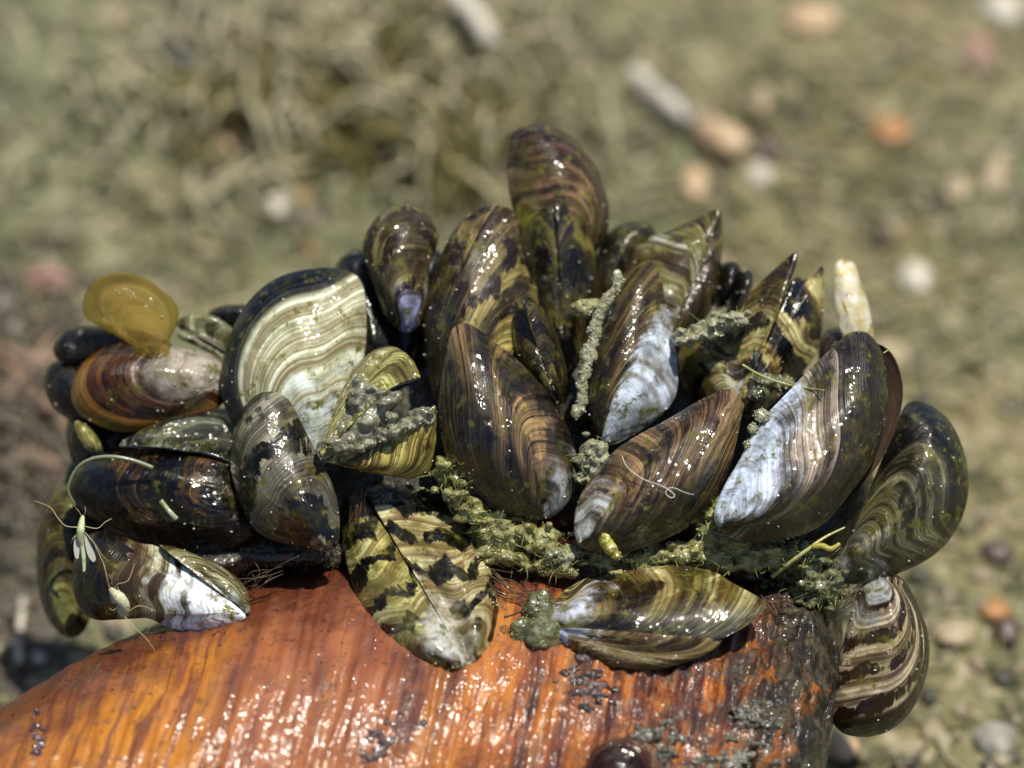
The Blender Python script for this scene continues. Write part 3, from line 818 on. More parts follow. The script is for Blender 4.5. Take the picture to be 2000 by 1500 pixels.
# front row
m = shell_mat("plain_striped_shell", (.36, .27, .15), (.150, .108, .075), (.026, .020, .016), (9, .48, .15), seed=37, algae=0.34, linec=.85, line=50, grime=.2, rough=.30, ero_glare=(-.12, -.75, (.40, .43, .46)), dside=(.24, .19, (.016, .018, .022), .8))
mussel("large purple brown mussel with fine growth lines in the centre of the front row", [dict(
    outline=[(1060, 1017), (1020, 1013), (981, 1005), (933, 970), (895, 930), (869, 885), (857, 830), (857, 778), (866, 715), (876, 662), (886, 633), (906, 628), (931, 639), (961, 665), (996, 690), (1028, 720), (1063, 757), (1090, 795), (1111, 840), (1125, 885), (1129, 925), (1119, 968), (1092, 1002)],
    mat=m, tilt=(.18, .12), H=.50, seed=37, hinge=[(.48,.97,4.0)], mirror=.7, NU=38, NV=120, steep=[(.05, .42, 1.9)], grow=.03)], -.45, 16)

m = shell_mat("red_brown_lined_shell", (.36, .28, .17), (.150, .098, .062), (.030, .020, .015), (9, .49, .16), seed=38, algae=0.37, linec=.9, line=60, grime=.2, ero_glare=(.03, .30, (.50, .52, .52)), rough=.3, dside=(.76, .16, (.020, .016, .013), .75))
mussel("red brown mussel with dense growth lines and a pale beak, right of centre in front", [dict(
    outline=[(1128, 1063), (1119, 1026), (1130, 973), (1152, 938), (1191, 888), (1233, 857), (1263, 840), (1314, 814), (1361, 784), (1413, 759), (1438, 762), (1452, 790), (1444, 836), (1432, 892), (1414, 939), (1384, 999), (1324, 1042), (1263, 1068), (1218, 1081), (1160, 1078)],
    mat=m, tilt=(.05, .15), H=.46, seed=38, hinge=[(.03,.50,3.6)], mirror=.6, NU=38, NV=120, steep=[(.60, .93, 1.9)], grow=.03)], -.25, 20)

m = shell_mat("blue_beaked_big_shell", (.52, .47, .40), (.20, .155, .135), (.032, .026, .022), (9, .47, .14), seed=39, algae=0.40, linec=.8, line=55, grime=.2, ero_glare=(.34, .55, (.57, .63, .72)), rim=(.70, .22, (.035, .028, .030)), rough=.27, dside=(.80, .15, (.020, .016, .014), .75))
m2 = shell_mat("blue_beaked_big_shell_far_half", (.12, .08, .05), (.05, .032, .02), BLACK, (7, .5, .14), seed=40, algae=0.27, rim=(.92, .05, BLACK), inner=(.045, .028, .018))
BIGR = mussel("biggest mussel, pale blue beak and dark purple rim, at the right of the front row", [
    dict(outline=[(1399, 1028), (1392, 1006), (1412, 951), (1445, 897), (1470, 844), (1499, 806), (1536, 769), (1581, 720), (1631, 674), (1656, 649), (1682, 644), (1706, 658), (1723, 691), (1733, 736), (1735, 790), (1725, 840), (1714, 885), (1690, 926), (1650, 976), (1608, 1025), (1548, 1050), (1474, 1059), (1422, 1050)],
         mat=m, tilt=(.16, .16), H=.50, seed=39, hinge=[(.02,.42,3.0)], NU=40, NV=124, steep=[(.62, .97, 1.35)], grow=.03),
    dict(outline=[(1420, 1040), (1470, 900), (1560, 760), (1650, 680), (1702, 662), (1745, 679), (1764, 722), (1771, 762), (1764, 807), (1750, 846), (1731, 890), (1690, 945), (1600, 1030), (1500, 1052)],
         mat=m2, tilt=(.20, .14), H=.34, seed=40, hinge=[(.04,.35,2.0)], flip=-1.0, push=.10, NU=24, NV=90, label="dark brown far valve gaping behind")], -.25, 22)

m = shell_mat("grey_ringed_shell", (.46, .46, .34), (.18, .165, .115), (.035, .030, .022), (6, .48, .14), seed=41, algae=0.47, linec=.7, line=40, ero_glare=(.16, 0, (.36, .36, .36)), rim=(.88, .06, (.016, .015, .015)), rough=.25)
mussel("grey ringed mussel with a dark rim fanning out at the right edge of the cluster", [
    dict(outline=[(1622, 1130), (1628, 1095), (1652, 1055), (1690, 1000), (1722, 920), (1742, 855), (1758, 805), (1776, 781), (1806, 785), (1841, 806), (1867, 841), (1886, 890), (1893, 940), (1885, 995), (1866, 1040), (1836, 1076), (1796, 1102), (1740, 1127), (1690, 1140), (1645, 1142)],
         mat=m, tilt=(-.05, .20), H=.48, seed=41, hinge=[(.76,.98,2.0)], mirror=.6, NU=36, steep=[(.03, .3, 1.6)])], -.85, 24)

m = shell_mat("brown_banded_hanging_shell", (.52, .48, .38), (.32, .27, .19), (.085, .050, .032), (5, .46, .11), seed=42, algae=0.27, linec=.5, line=34, zeb=(4.2, .6, .1, .35, (.055, .03, .02)), ero_glare=(.26, 0, (.40, .41, .42)), rim=(.95, .03, (.03, .02, .015)), rough=.22, blotk=.45)
mussel("brown banded glossy mussel hanging head up off the right end of the orange shell", [dict(
    outline=[(1712, 1118), (1690, 1133), (1671, 1165), (1660, 1203), (1646, 1260), (1631, 1320), (1620, 1370), (1622, 1406), (1645, 1433), (1690, 1441), (1731, 1431), (1771, 1401), (1800, 1352), (1815, 1290), (1813, 1240), (1796, 1190), (1775, 1147), (1747, 1118)],
    mat=m, tilt=(.10, .16), H=.46, seed=42, hinge=[(.06,.40,1.8)], mirror=.7, NU=36, steep=[(.08, .38, 1.2)])], -.62, 20)

za = host_z(838, 1136) or 0.0
m = shell_mat("black_chevron_shell_left", (.48, .47, .30), (.36, .34, .15), (.20, .15, .06), (4, .45, .14), seed=43, algae=0.67, linec=.5, ero_glare=(.30, -.5, (.46, .46, .44)), zeb=(5.2, 10.0, .5, .25, ZB), rim=(.93, .06, BLACK), grime=.15, rough=.36)
m2 = shell_mat("black_chevron_shell_right", (.50, .48, .34), (.36, .32, .17), (.20, .14, .07), (4, .45, .12), seed=44, algae=0.37, linec=.55, ero_glare=(.30, .5, (.52, .50, .46)), zeb=(5.0, 10.0, .55, .35, ZB), rim=(.93, .06, BLACK), grime=.15, rough=.36)
mussel("olive and cream mussel with black chevrons, beak down on the orange shell in front", [
    dict(outline=[(909, 1303), (872, 1313), (830, 1302), (780, 1272), (735, 1232), (700, 1172), (680, 1112), (669, 1050), (664, 990), (673, 945), (697, 938), (738, 998), (788, 1068), (838, 1138), (879, 1208), (903, 1268)],
         mat=m, tilt=(-.12, .92), anchor=(838, 1138), H=.42, seed=43, lift=(0, .1), ridge=[(.60,1.0,.26)], push=-.01, hinge=[(.60,.97,1.6),(.06,.36,1.7)], NU=36, NV=116),
    dict(outline=[(914, 1303), (908, 1266), (883, 1206), (842, 1136), (792, 1066), (742, 996), (702, 938), (760, 928), (830, 960), (890, 1005), (936, 1066), (963, 1128), (974, 1188), (971, 1240), (952, 1280), (932, 1298)],
         mat=m2, tilt=(.02, .92), anchor=(842, 1136), H=.42, seed=44, lift=(0, .1), ridge=[(.0,.42,.26)], push=-.01, hinge=[(.03,.40,1.6),(.66,.95,1.7)], NU=36, NV=116)], za + .22, 14)

zb = host_z(1250, 1270) or 0.0
m = shell_mat("long_streaked_shell_upper", (.46, .45, .28), (.20, .15, .065), (.034, .022, .012), (4.5, .48, .12), seed=45, algae=0.47, linec=.6, line=34, ero_glare=(.10, .35, (.52, .54, .60)), rough=.32, dside=(.64, .12, (.022, .022, .026), .85))
m2 = shell_mat("long_streaked_shell_lower", (.34, .30, .17), (.17, .12, .05), (.06, .035, .018), (5, .46, .11), seed=46, algae=0.22, linec=.5, line=34, ero_glare=(.30, -1.5, (.46, .50, .62)), rough=.32)
mussel("long olive striped mussel lying sideways on the orange shell, pointed end right", [
    dict(outline=[(1076, 1217), (1074, 1190), (1095, 1160), (1130, 1136), (1180, 1119), (1250, 1109), (1320, 1104), (1390, 1115), (1430, 1138), (1470, 1160), (1496, 1180), (1472, 1212), (1420, 1242), (1350, 1264), (1290, 1276), (1225, 1268), (1165, 1247), (1112, 1230)],
         mat=m, tilt=(-.08,.80), anchor=(1250, 1272), H=.28, seed=45, lift=(0, .1), ridge=[(.52,1.0,.20)], hinge=[(.08,.48,2.0)], NU=36, NV=116),
    dict(outline=[(1077, 1222), (1118, 1237), (1168, 1254), (1227, 1275), (1290, 1284), (1350, 1271), (1410, 1248), (1385, 1275), (1322, 1299), (1260, 1309), (1190, 1301), (1130, 1277), (1092, 1250)],
         mat=m2, tilt=(-.05,.45), anchor=(1240, 1276), H=.25, seed=46, lift=(0, .1), ridge=[(.0,.45,.22)], hinge=[(.5,.9,1.6)])], zb + .16, 12)

# rough shard and the amber piece at the bottom
N_ = plain_mat("cream_shell_shard", (.62, .60, .52), (.46, .38, .13), 3.2, .4, .6, .03, c3=(.34, .24, .05))
e = empty("shell_shard", W(1660, 650, -1.55), "upright cream and white broken shell shard behind the biggest mussel", "shell shard")
valve(e, [(1672, 690), (1646, 660), (1634, 610), (1629, 560), (1632, 514), (1650, 508), (1667, 515), (1682, 556), (1696, 600), (1705, 655), (1695, 690)], N_, -1.55, (.25, .1), .12, name="shard", NU=18, NV=60, th=.03, wavy=.05, relief=.03)
zz = host_z(1225, 1490) or 0.5
m = shell_mat("amber_young_shell", (.10, .05, .03), (.07, .032, .018), (.03, .016, .012), (4, .5, .14), seed=48, algae=0, rough=.18, rim=(.97, .02, (.09, .04, .015)))
mussel("amber brown young mussel at the bottom edge, half out of the picture", [dict(
    outline=[(1200, 1590), (1158, 1570), (1143, 1515), (1150, 1476), (1175, 1452), (1208, 1440), (1245, 1446), (1268, 1470), (1272, 1520), (1248, 1575)], mat=m, tilt=(.0, .25), H=.13, seed=48, mirror=.4)], zz + .05, 4)
# ------------------------------------------------------------------ mud, algae and grit between the shells
M_CORE = plain_mat("gap_shade_dark", (.012, .010, .007), (.035, .032, .014), 2.5, .45, .6, .08, c3=(.05, .06, .012))  # near-black core colour, shade of the gaps put into the colour
M_MUDG = plain_mat('wet_grey_mud', (.085, .085, .055), (.24, .235, .15), 3.5, .4, .9, .05, c3=(.30, .30, .22), bscale=15)
M_ALG = plain_mat("green_grey_algal_silt", (.14, .135, .028), (.31, .29, .10), 6, .4, .95, .05, c3=(.30, .31, .20), bscale=16)
M_SILT = plain_mat("pale_grey_silt", (.20, .20, .11), (.36, .35, .22), 6, .45, .6, .05, c3=(.075, .08, .035), bscale=18)
M_DKALG = plain_mat("dark_green_wet_silt", (.035, .040, .014), (.13, .135, .055), 5, .35, .9, .05, c3=(.14, .15, .07), bscale=16)
M_YEL = plain_mat("yellow_algae", (.30, .27, .025), (.44, .40, .08), 5, .35, .7, .04)
M_GRAIN = plain_mat("translucent_sand", (.22, .22, .14), (.42, .42, .33), 8, .2, .8, .01)
M_GGRAIN = plain_mat("green_grain", (.10, .12, .03), (.25, .26, .12), 8, .25, .8, .01)

M_FUZZ = plain_mat('olive_fibre', (.14, .15, .03), (.30, .31, .10), 7, .4, .5)
def clump(name, label, cat, lumps, mat, grains=120, grain_mat=None, sub=5, amp=.22, gs=(.006, .017), group=None, fuzz=0, fuzz_mat=None, vox=.018):
    """lumps: (px, py, z, rx, ry in pixels, depth in cm)"""
    l0 = lumps[0]
    e = empty(name, W(l0[0], l0[1], l0[2]), label, cat, group)
    g = Geo(); gg = Geo()
    v0, f0 = ICO[sub]; vg, fg = ICO[1]
    allp = []
    for (px, py, z, rx, ry, rd) in lumps:
        c = W(px, py, z)
        sd_ = rng.uniform(0, 50)
        nrm = v0
        k = 1 + amp * fbm(nrm * 1.6 + sd_, 3) * 1.6 + .08 * fbm(nrm * 5 + sd_, 4, .62)
        L = nrm * k[:, None]
        v = c + (L[:, 0:1] * rx * S) * RIGHT + (L[:, 1:2] * ry * S) * UP + (L[:, 2:3] * rd) * BACK
        g.add(v, f0)
        allp.append(v[nrm[:, 2] > -.1])
    lo_ = g.obj("lump", mat, e)
    lo_["kind"] = "stuff"
    if vox:
        m_ = lo_.modifiers.new("remesh", 'REMESH'); m_.mode = 'VOXEL'; m_.voxel_size = vox; m_.use_smooth_shade = True
        m_ = lo_.modifiers.new("smooth", 'SMOOTH'); m_.factor = .5; m_.iterations = 7
        tx = bpy.data.textures.new("slime", 'CLOUDS'); tx.noise_scale = .06; tx.noise_depth = 3
        m_ = lo_.modifiers.new("grain", 'DISPLACE'); m_.texture = tx; m_.strength = .045; m_.texture_coords = 'LOCAL'
    allp = np.vstack(allp)
    if grains:
        for p in allp[rng.integers(0, len(allp), grains)]:
            r = rng.uniform(*gs)
            gg.add(vg * (1 + .25 * rng.standard_normal((len(vg), 1))) * r + p, fg)
        gg.obj("grain", grain_mat or M_GRAIN, e)["kind"] = "stuff"
    if fuzz:
        gf = Geo()
        for p in allp[rng.integers(0, len(allp), fuzz)]:
            a = rng.normal(0, 1, 3); a /= np.linalg.norm(a); l = rng.uniform(.06, .26)
            v, f = tube([p, p + a * l * .5 + rng.normal(0, .02, 3) + BACK * .04, p + a * l + rng.normal(0, .03, 3)], [rng.uniform(.004, .009), .003], 4, 3)
            gf.add(v, f)
        gf.obj("fibre", fuzz_mat or M_FUZZ, e)["kind"] = "stuff"
    return e

def band(path, n, r0, r1, z0, spread, rd=.10):
    """many small flattened lumps along a pixel path"""
    path = np.array(path, float); out = []
    for t in rng.uniform(0, len(path) - 1.001, n):
        k = int(t); q_ = path[k] + (path[k + 1] - path[k]) * (t - k)
        r = rng.uniform(r0, r1)
        out.append((q_[0] + rng.normal(0, spread), q_[1] + rng.normal(0, spread * .6), z0 + rng.normal(0, .06), r * rng.uniform(1, 1.7), r * rng.uniform(.6, 1.0), rd))
    return out
def hz(px, py, d=-.9):
    z = host_z(px, py)
    return d if z is None else z

clump("gap_shade_mass", "dark lumpy mass added behind the mussels to keep their gaps in shade", "mud",
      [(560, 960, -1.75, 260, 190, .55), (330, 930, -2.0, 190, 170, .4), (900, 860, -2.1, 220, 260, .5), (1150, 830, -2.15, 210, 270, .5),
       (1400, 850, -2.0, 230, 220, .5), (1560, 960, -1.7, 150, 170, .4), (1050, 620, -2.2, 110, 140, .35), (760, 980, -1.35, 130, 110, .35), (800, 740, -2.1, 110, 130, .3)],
      M_CORE, 400, M_GGRAIN, 4, .2, (.008, .02), vox=.05)  # added mass, makes the gaps read as deep shade instead of bright ground

clump("algae_clump", "green silty algae band below the centre mussel, beside the chevron mussel", "algae",
      band([(880, 900), (915, 975), (965, 1030), (1030, 1052), (1075, 1062)], 190, 4, 13, -.38, 24) + band([(950, 1085), (1040, 1100), (1110, 1112)], 60, 4, 12, -.42, 15) + [(985, 1050, -.62, 76, 40, .3), (900, 940, -.92, 44, 74, .3)], M_ALG, 420, M_GGRAIN, sub=3, fuzz=260)
clump("algae_clump", "round grey green grainy lump under the beak of the red brown mussel", "algae",
      band([(1085, 1078), (1112, 1088)], 50, 4, 12, -.34, 14), M_SILT, 200, M_GGRAIN, sub=3, fuzz=40)
clump("algae_clump", "grainy green silt between the red brown mussel and the biggest mussel", "algae",
      band([(1170, 1098), (1250, 1098), (1320, 1085), (1400, 1075), (1470, 1085), (1530, 1100)], 260, 4, 13, -.36, 19) + band([(1395, 1060), (1385, 1010), (1400, 975)], 40, 5, 12, -.36, 10) + [(1340, 1100, -.72, 150, 22, .3)], M_ALG, 620, M_GRAIN, sub=3, fuzz=300)
clump("algae_clump", "wet dark green silt under the beak of the grey ringed mussel", "algae",
      band([(1500, 1085), (1560, 1105), (1610, 1130), (1590, 1165)], 190, 4, 13, -.54, 24) + band([(1480, 1120), (1560, 1150), (1640, 1160)], 70, 4, 11, -.75, 19) + [(1560, 1110, -1.0, 80, 44, .3)], M_DKALG, 380, M_GGRAIN, sub=3, fuzz=180)
clump("algae_clump", "pale grainy lump wedged between the centre and red brown mussels", "algae",
      band([(1160, 870), (1155, 900), (1148, 945)], 95, 4, 11, -.40, 13), M_SILT, 260, M_GRAIN, sub=3, fuzz=30)
clump("algae_clump", "pale green crumbly silt capping the left half of the notched mussel", "algae",
      band([(1325, 670), (1360, 652), (1400, 634), (1432, 622)], 110, 4, 11, -.78, 12), M_SILT, 240, M_GRAIN, sub=3, fuzz=30)
clump("algae_clump", "small yellow green crumbly ball stuck to the silt strand", "algae",
      [(1138, 603, -.85, 24, 19, .13), (1160, 596, -.85, 14, 12, .09)], plain_mat("yellow_silt", (.22, .22, .07), (.36, .35, .16), 7, .4, .6, .05, bscale=18), 70, M_GRAIN)
clump("silt_strand", "beaded grey strand of silt running down the left edge of the blue striped mussel", "silt",
      [(x + rng.normal(0, 3), y + rng.normal(0, 4), zq, rng.uniform(6, 13), rng.uniform(9, 17), .06) for x, y, zq in
       [(np.interp(k, [0, .3, .6, 1], [1206, 1168, 1147, 1132]), np.interp(k, [0, 1], [548, 812]), np.interp(k, [0, 1], [-.70, -.60])) for k in np.linspace(0, 1, 34)]],
      M_SILT, 260, M_GRAIN, 3)
clump("algae_clump", "dark green wet silt beside the beak of the long sideways mussel", "algae",
      [(1050, 1195, hz(1050, 1195) + .02, 32, 42, .16), (1060, 1240, hz(1060, 1240) + .02, 40, 34, .16), (1020, 1235, hz(1020, 1235), 26, 28, .12)], M_DKALG, 170, M_GGRAIN)
clump("algae_clump", "yellow green algae blob hanging under the red brown mussel", "algae",
      [(1184, 1054, .12, 14, 18, .10), (1192, 1072, .14, 14, 13, .09), (1204, 1086, .12, 11, 9, .07)], M_YEL, 20, M_GRAIN, 4, .15)
clump("mud_filling", "grey green mud packed inside the gaping yellow mussel", "mud",
      band([(655, 878), (690, 845), (735, 800), (720, 750)], 110, 7, 18, -.20, 16) + band([(680, 880), (740, 856), (800, 832), (838, 806)], 70, 5, 12, -.19, 9) + [(700, 838, -.24, 44, 38, .15)], M_MUDG, 420, M_GRAIN, 5, .14, fuzz=25)
clump("algae_clump", "sandy crumbs stuck on the upper edge of the biggest mussel", "algae",
      [(1488, 812, -.10, 17, 14, .07), (1470, 838, -.10, 11, 12, .06), (1460, 870, -.08, 9, 12, .06)], M_SILT, 60, M_GRAIN, 3)
clump("algae_clump", "grainy silt heap in the gap between the notched and biggest mussels", "algae",
      [(1495, 745, -.80, 34, 18, .14), (1480, 770, -.75, 22, 16, .14), (1530, 752, -.80, 24, 14, .1)], M_DKALG, 110, M_GRAIN, 3)
clump("algae_clump", "dark silt under the grey blotched mussel on the orange shell", "algae",
      [(560, 1085, hz(560, 1140) - .05, 100, 24, .2), (420, 1098, -.95, 80, 26, .2), (650, 1085, hz(650, 1110) - .02, 36, 26, .2)], plain_mat("black_wet_silt", (.012, .010, .008), (.035, .03, .018), 5, .3, .9, .05, bscale=16), 160, M_GGRAIN)
# crusts on the orange shell
M_CRUST = plain_mat("dark_brown_crust", (.030, .016, .014), (.075, .040, .034), 5, .3, .95, .05, bscale=14)
M_GCRUST = plain_mat("grey_green_crust", (.035, .032, .022), (.13, .125, .085), 6, .35, .9, .05, c3=(.02, .018, .014), bscale=16)
for lab, ls, mt, gr in [
    ("dark brown wrinkled crust below the long sideways mussel", [(1150, 1330, 34, 24, .05), (1175, 1355, 26, 18, .05), (1120, 1318, 20, 14, .04)], M_CRUST, 20),
    ("black pitted crust in the middle of the orange shell near the bottom", [(738, 1460, 24, 20, .035), (760, 1448, 20, 12, .03), (722, 1482, 18, 10, .03)], M_CRUST, 10),
    ("small dark pit crust above right of the black pitted crust", [(766, 1411, 13, 13, .03)], M_CRUST, 4),
    ("small dark wart right of the two pit crusts on the orange shell", [(816, 1416, 15, 9, .03)], M_CRUST, 5),
    ("grey sparkling crust at the right part of the orange shell", [(1470, 1395, 30, 18, .05), (1500, 1410, 22, 16, .05), (1450, 1405, 20, 14, .04)], M_GCRUST, 60),
    ("grey green crust patch right of the amber young mussel at the bottom", [(1285, 1440, 34, 22, .06), (1250, 1425, 20, 14, .05), (1310, 1470, 26, 24, .05)], M_GCRUST, 60),
    ("grey green silt patch at the bottom right corner of the orange shell", [(1450, 1475, 52, 20, .06), (1400, 1490, 36, 18, .06)], M_GCRUST, 90),
    ("dark purple worn patch on the left end of the orange shell", [(82, 1430, 18, 34, .02), (70, 1465, 16, 24, .02)], plain_mat("purple_worn_patch", (.045, .02, .026), (.08, .035, .035), 3, .3, .9, .02), 0)]:
    clump("crust_patch", lab, "crust", [(x + a_, y + b_, hz(x + a_, y + b_, 0) - .012, rx * k_, ry * k_, rd * rng.uniform(.5, 1)) for x, y, rx, ry, rd in ls for a_, b_, k_ in [(rng.normal(0, rx * .55), rng.normal(0, ry * .7), rng.uniform(.22, .55)) for _ in range(11)]], mt, gr, M_GRAIN, 3, .45, (.006, .014), vox=.011)

# water beads on the orange shell: little domes and flecks of water
def water_mat():
    N = NT("clear_water")
    N.bsdf(Base_Color=(1, 1, 1), Roughness=.02, IOR=1.33, Transmission_Weight=1.0)
    return N.mat
M_WATER = water_mat()
g = Geo(); v0, f0 = ICO[2]
cnt = 0
while cnt < 420:
    px, py = rng.uniform(0, 1640), rng.uniform(1090, 1500)
    z = host_z(px, py)
    if z is None: continue
    r = (.008 + .022 * rng.random() ** 4)
    if 960 < px < 1150 and 1090 < py < 1220: r *= 2.0
    g.add(W(px, py, z) + v0 * r * np.array([1, 1, .8]), f0); cnt += 1
o = g.obj("water_beads", M_WATER)
tag(o, "tiny clear water beads scattered over the wet orange shell", "water beads", None, "stuff")
for i, (px, py, r) in enumerate([(1076, 1140, .075), (1022, 1138, .05), (1005, 1115, .06), (1062, 1118, .06), (1148, 1100, .05), (985, 1230, .06)]):
    z = hz(px, py)
    o = mesh_obj("water_drop", W(px, py, z) + ICO[4][0] * np.array([r, r, r * .8]), ICO[4][1], M_WATER)
    tag(o, ["largest round water drop on the orange shell beside the green algae band", "small water drop left of the largest drop on the orange shell", "water drop just right of the chevron mussel's middle", "water drop right above the largest drop",
            "water drop against the upper edge of the long sideways mussel", "water drop low beside the beak of the chevron mussel"][i], "water drop", "round water drops on the orange shell")

# ------------------------------------------------------------------ threads, stems and hairs
M_HAIR = plain_mat("white_hair", (.62, .62, .55), (.75, .74, .68), 6, .5)
M_GRN = plain_mat("green_thread", (.30, .36, .08), (.46, .48, .20), 6, .45)
M_STRAW = plain_mat("wet_straw", (.20, .22, .15), (.14, .17, .06), 1.2, .3, .8)
def thread(name, label, cat, pts, r, mat, sub=6):
    v, f = tube([W(*p) for p in pts], r, 7, sub)
    return tag(mesh_obj(name, v, f, mat), label, cat)
thread("algae_thread", "yellow green thread lying across the notched and biggest mussels", "thread", [(1450, 712, -.62), (1480, 730, -.55), (1520, 746, -.45), (1562, 756, -.25), (1610, 762, .12)], [.012, .012, .006], M_GRN)
thread("white_hair", "curled white hair lying on the red brown mussel", "hair", [(1215, 890, .12), (1225, 912, .2), (1255, 935, .28), (1290, 948, .30), (1308, 958, .3), (1318, 968, .3), (1310, 972, .3), (1300, 962, .3), (1312, 952, .3), (1338, 962, .28), (1355, 966, .25)], [.0035, .005, .003], M_HAIR)
thread("straw", "bent grey green straw arching over the left of the dark brown mussel", "straw", [(146, 985, -.55), (133, 955, -.5), (150, 915, -.45), (180, 896, -.4), (220, 892, -.38), (262, 900, -.4), (299, 914, -.42)], [.016, .018, .024, .028], M_STRAW)
thread("plant_stalk", "short cut green stalk lying on the dark brown mussel", "stalk", [(314, 978, -.42), (330, 998, -.40), (345, 1014, -.42)], [.032, .032], plain_mat("stalk_green", (.14, .20, .05), (.40, .44, .30), 6, .3, .8))
thread("plant_stalk", "yellow green stem sticking out under the biggest mussel towards the right", "stalk", [(1508, 1126, -.40), (1540, 1100, -.26), (1575, 1075, -.20), (1610, 1050, -.24), (1650, 1030, -.36)], [.028, .028, .018, .010], plain_mat("stem_yellow_green", (.36, .36, .11), (.50, .47, .22), 5, .4, .5))
thread("plant_stalk", "frayed yellow green side shoot beside the grey ringed mussel's beak", "stalk", [(1585, 1068, -.20), (1605, 1066, -.20), (1622, 1072, -.22), (1640, 1062, -.26)], [.03, .04, .02], M_YEL)
thread("algae_thread", "short pale thread behind the top right of the biggest mussel", "thread", [(1725, 690, -.35), (1742, 680, -.35), (1758, 677, -.38)], [.008, .005], M_GRN)
thread("plant_fibre", "thin olive fibre standing beside the dark silt patch at the long mussel's beak", "fibre", [(1040, 1268, hz(1040, 1268) + .03), (1060, 1252, hz(1060, 1252) + .12), (1085, 1238, hz(1085, 1238) + .1)], [.012, .006], M_GRN)
thread("plant_fibre", "brown fibre stretched over the orange shell towards the long mussel's beak", "fibre", [(985, 1205, hz(985, 1205) + .02), (1020, 1192, hz(1020, 1192) + .05), (1060, 1165, hz(1060, 1165) + .06)], [.01, .008], plain_mat("brown_fibre", (.05, .025, .012), (.09, .05, .02), 5, .4))

M_BYS = plain_mat("byssus_brown", (.05, .028, .012), (.12, .07, .03), 6, .4, .5)
g = Geo()
for (x0, y0, z0, x1, y1, n_) in [(700, 960, -.6, 680, 1110, 16), (950, 1120, -.2, 1010, 1160, 14), (480, 1150, -.3, 545, 1120, 12), (1085, 1190, .1, 1040, 1160, 12), (1480, 1175, -.2, 1530, 1190, 12),
                                 (1690, 1150, -.7, 1630, 1190, 22), (1640, 1125, -.7, 1590, 1160, 18), (1400, 1040, -.3, 1420, 1120, 14), (1130, 1060, -.3, 1100, 1120, 14), (1050, 1020, -.4, 1030, 1110, 14), (620, 1060, -.4, 600, 1120, 12)]:
    for k in range(n_):
        a = np.array([x0 + rng.normal(0, 14), y0 + rng.normal(0, 10)]); b = np.array([x1 + rng.normal(0, 26), y1 + rng.normal(0, 14)])
        zb_ = hz(b[0], b[1], z0)
        m_ = (a + b) / 2 + rng.normal(0, 8, 2)
        v, f = tube([W(a[0], a[1], z0), W(m_[0], m_[1], (z0 + zb_) / 2 + rng.uniform(.02, .12)), W(b[0], b[1], zb_)], [.006, .004], 4, 4)
        g.add(v, f)
tag(g.obj("byssus_threads", M_BYS), "fine brown byssus threads tying the mussels to the orange shell", None, None, "stuff")

# ------------------------------------------------------------------ two midges
def wing_mat():
    N = NT("midge_wing")
    b = N.bsdf(Base_Color=(.62, .62, .56), Roughness=.3)
    tr = N.n("BsdfTransparent", {0: (1, 1, 1, 1)})
    mx = N.n("MixShader", {0: .45, 1: b.outputs[0], 2: tr.outputs[0]})
    N.t.links.new(mx.outputs[0], N.out.inputs[0])
    return N.mat
M_WING = wing_mat()
def midge(label, z, body, brad, wings, legs, feelers, mat, leg_mat):
    e = empty("midge", W(body[0][0], body[0][1], z), label, "midge", "midges resting on the mussels")
    v, f = tube([W(x, y, z + dz) for x, y, dz in body], brad, 10, 6)
    mesh_obj("body", v, f, mat, e)
    for w in wings:
        pts = catmull(np.array(w, float), 6, True)
        n = len(pts)
        fr = np.array([W(x, y, z + .06) for x, y in pts]); bk = fr - BACK * .004
        cen = pts.mean(0)
        v = np.vstack([fr, bk]); F = [list(range(n)), list(range(n, 2 * n))[::-1]] + [[i, i + n, (i + 1) % n + n, (i + 1) % n] for i in range(n)]
        mesh_obj("wing", v, F, M_WING, e, smooth=False)
    for l in legs:
        v, f = tube([W(x, y, z + dz) for x, y, dz in l], [.006, .0045, .003], 6, 4)
        mesh_obj("leg", v, f, leg_mat, e)
    for l in feelers:
        v, f = tube([W(x, y, z + dz) for x, y, dz in l], [.005, .003], 5, 3)
        mesh_obj("antenna", v, f, leg_mat, e)
    return e
M_MG = plain_mat("pale_green_midge", (.34, .44, .20), (.52, .58, .38), 9, .5)
M_MP = plain_mat("cream_midge", (.42, .46, .26), (.58, .56, .40), 9, .5, c3=(.14, .20, .09))
M_LEG = plain_mat("midge_leg", (.36, .30, .16), (.46, .40, .24), 8, .5)
midge("pale green midge clinging head up to the dark brown mussel", -.35,
      [(162, 1008, .05), (160, 1018, .09), (158, 1034, .12), (157, 1050, .10), (160, 1066, .06), (163, 1085, .05), (164, 1104, .04), (164, 1117, .04)], [.018, .034, .048, .042, .026, .026, .022, .013],
      [[(150, 1042), (144, 1062), (146, 1086), (153, 1090), (155, 1066)], [(165, 1044), (178, 1066), (187, 1090), (181, 1097), (170, 1080)]],
      [[(153, 1030, .08), (128, 1027, .10), (112, 1010, .08), (97, 990, .05), (66, 978, .0)], [(166, 1028, .08), (190, 1032, .1), (205, 1020, .08), (218, 1013, .05)],
       [(166, 1040, .06), (185, 1062, .12), (200, 1085, .10), (213, 1097, .02)], [(153, 1040, .06), (142, 1053, .1), (139, 1062, .03)]],
      [[(160, 1010, .06), (155, 1000, .1), (148, 992, .1)], [(163, 1009, .06), (167, 999, .1), (166, 990, .1)]], M_MG, M_LEG)
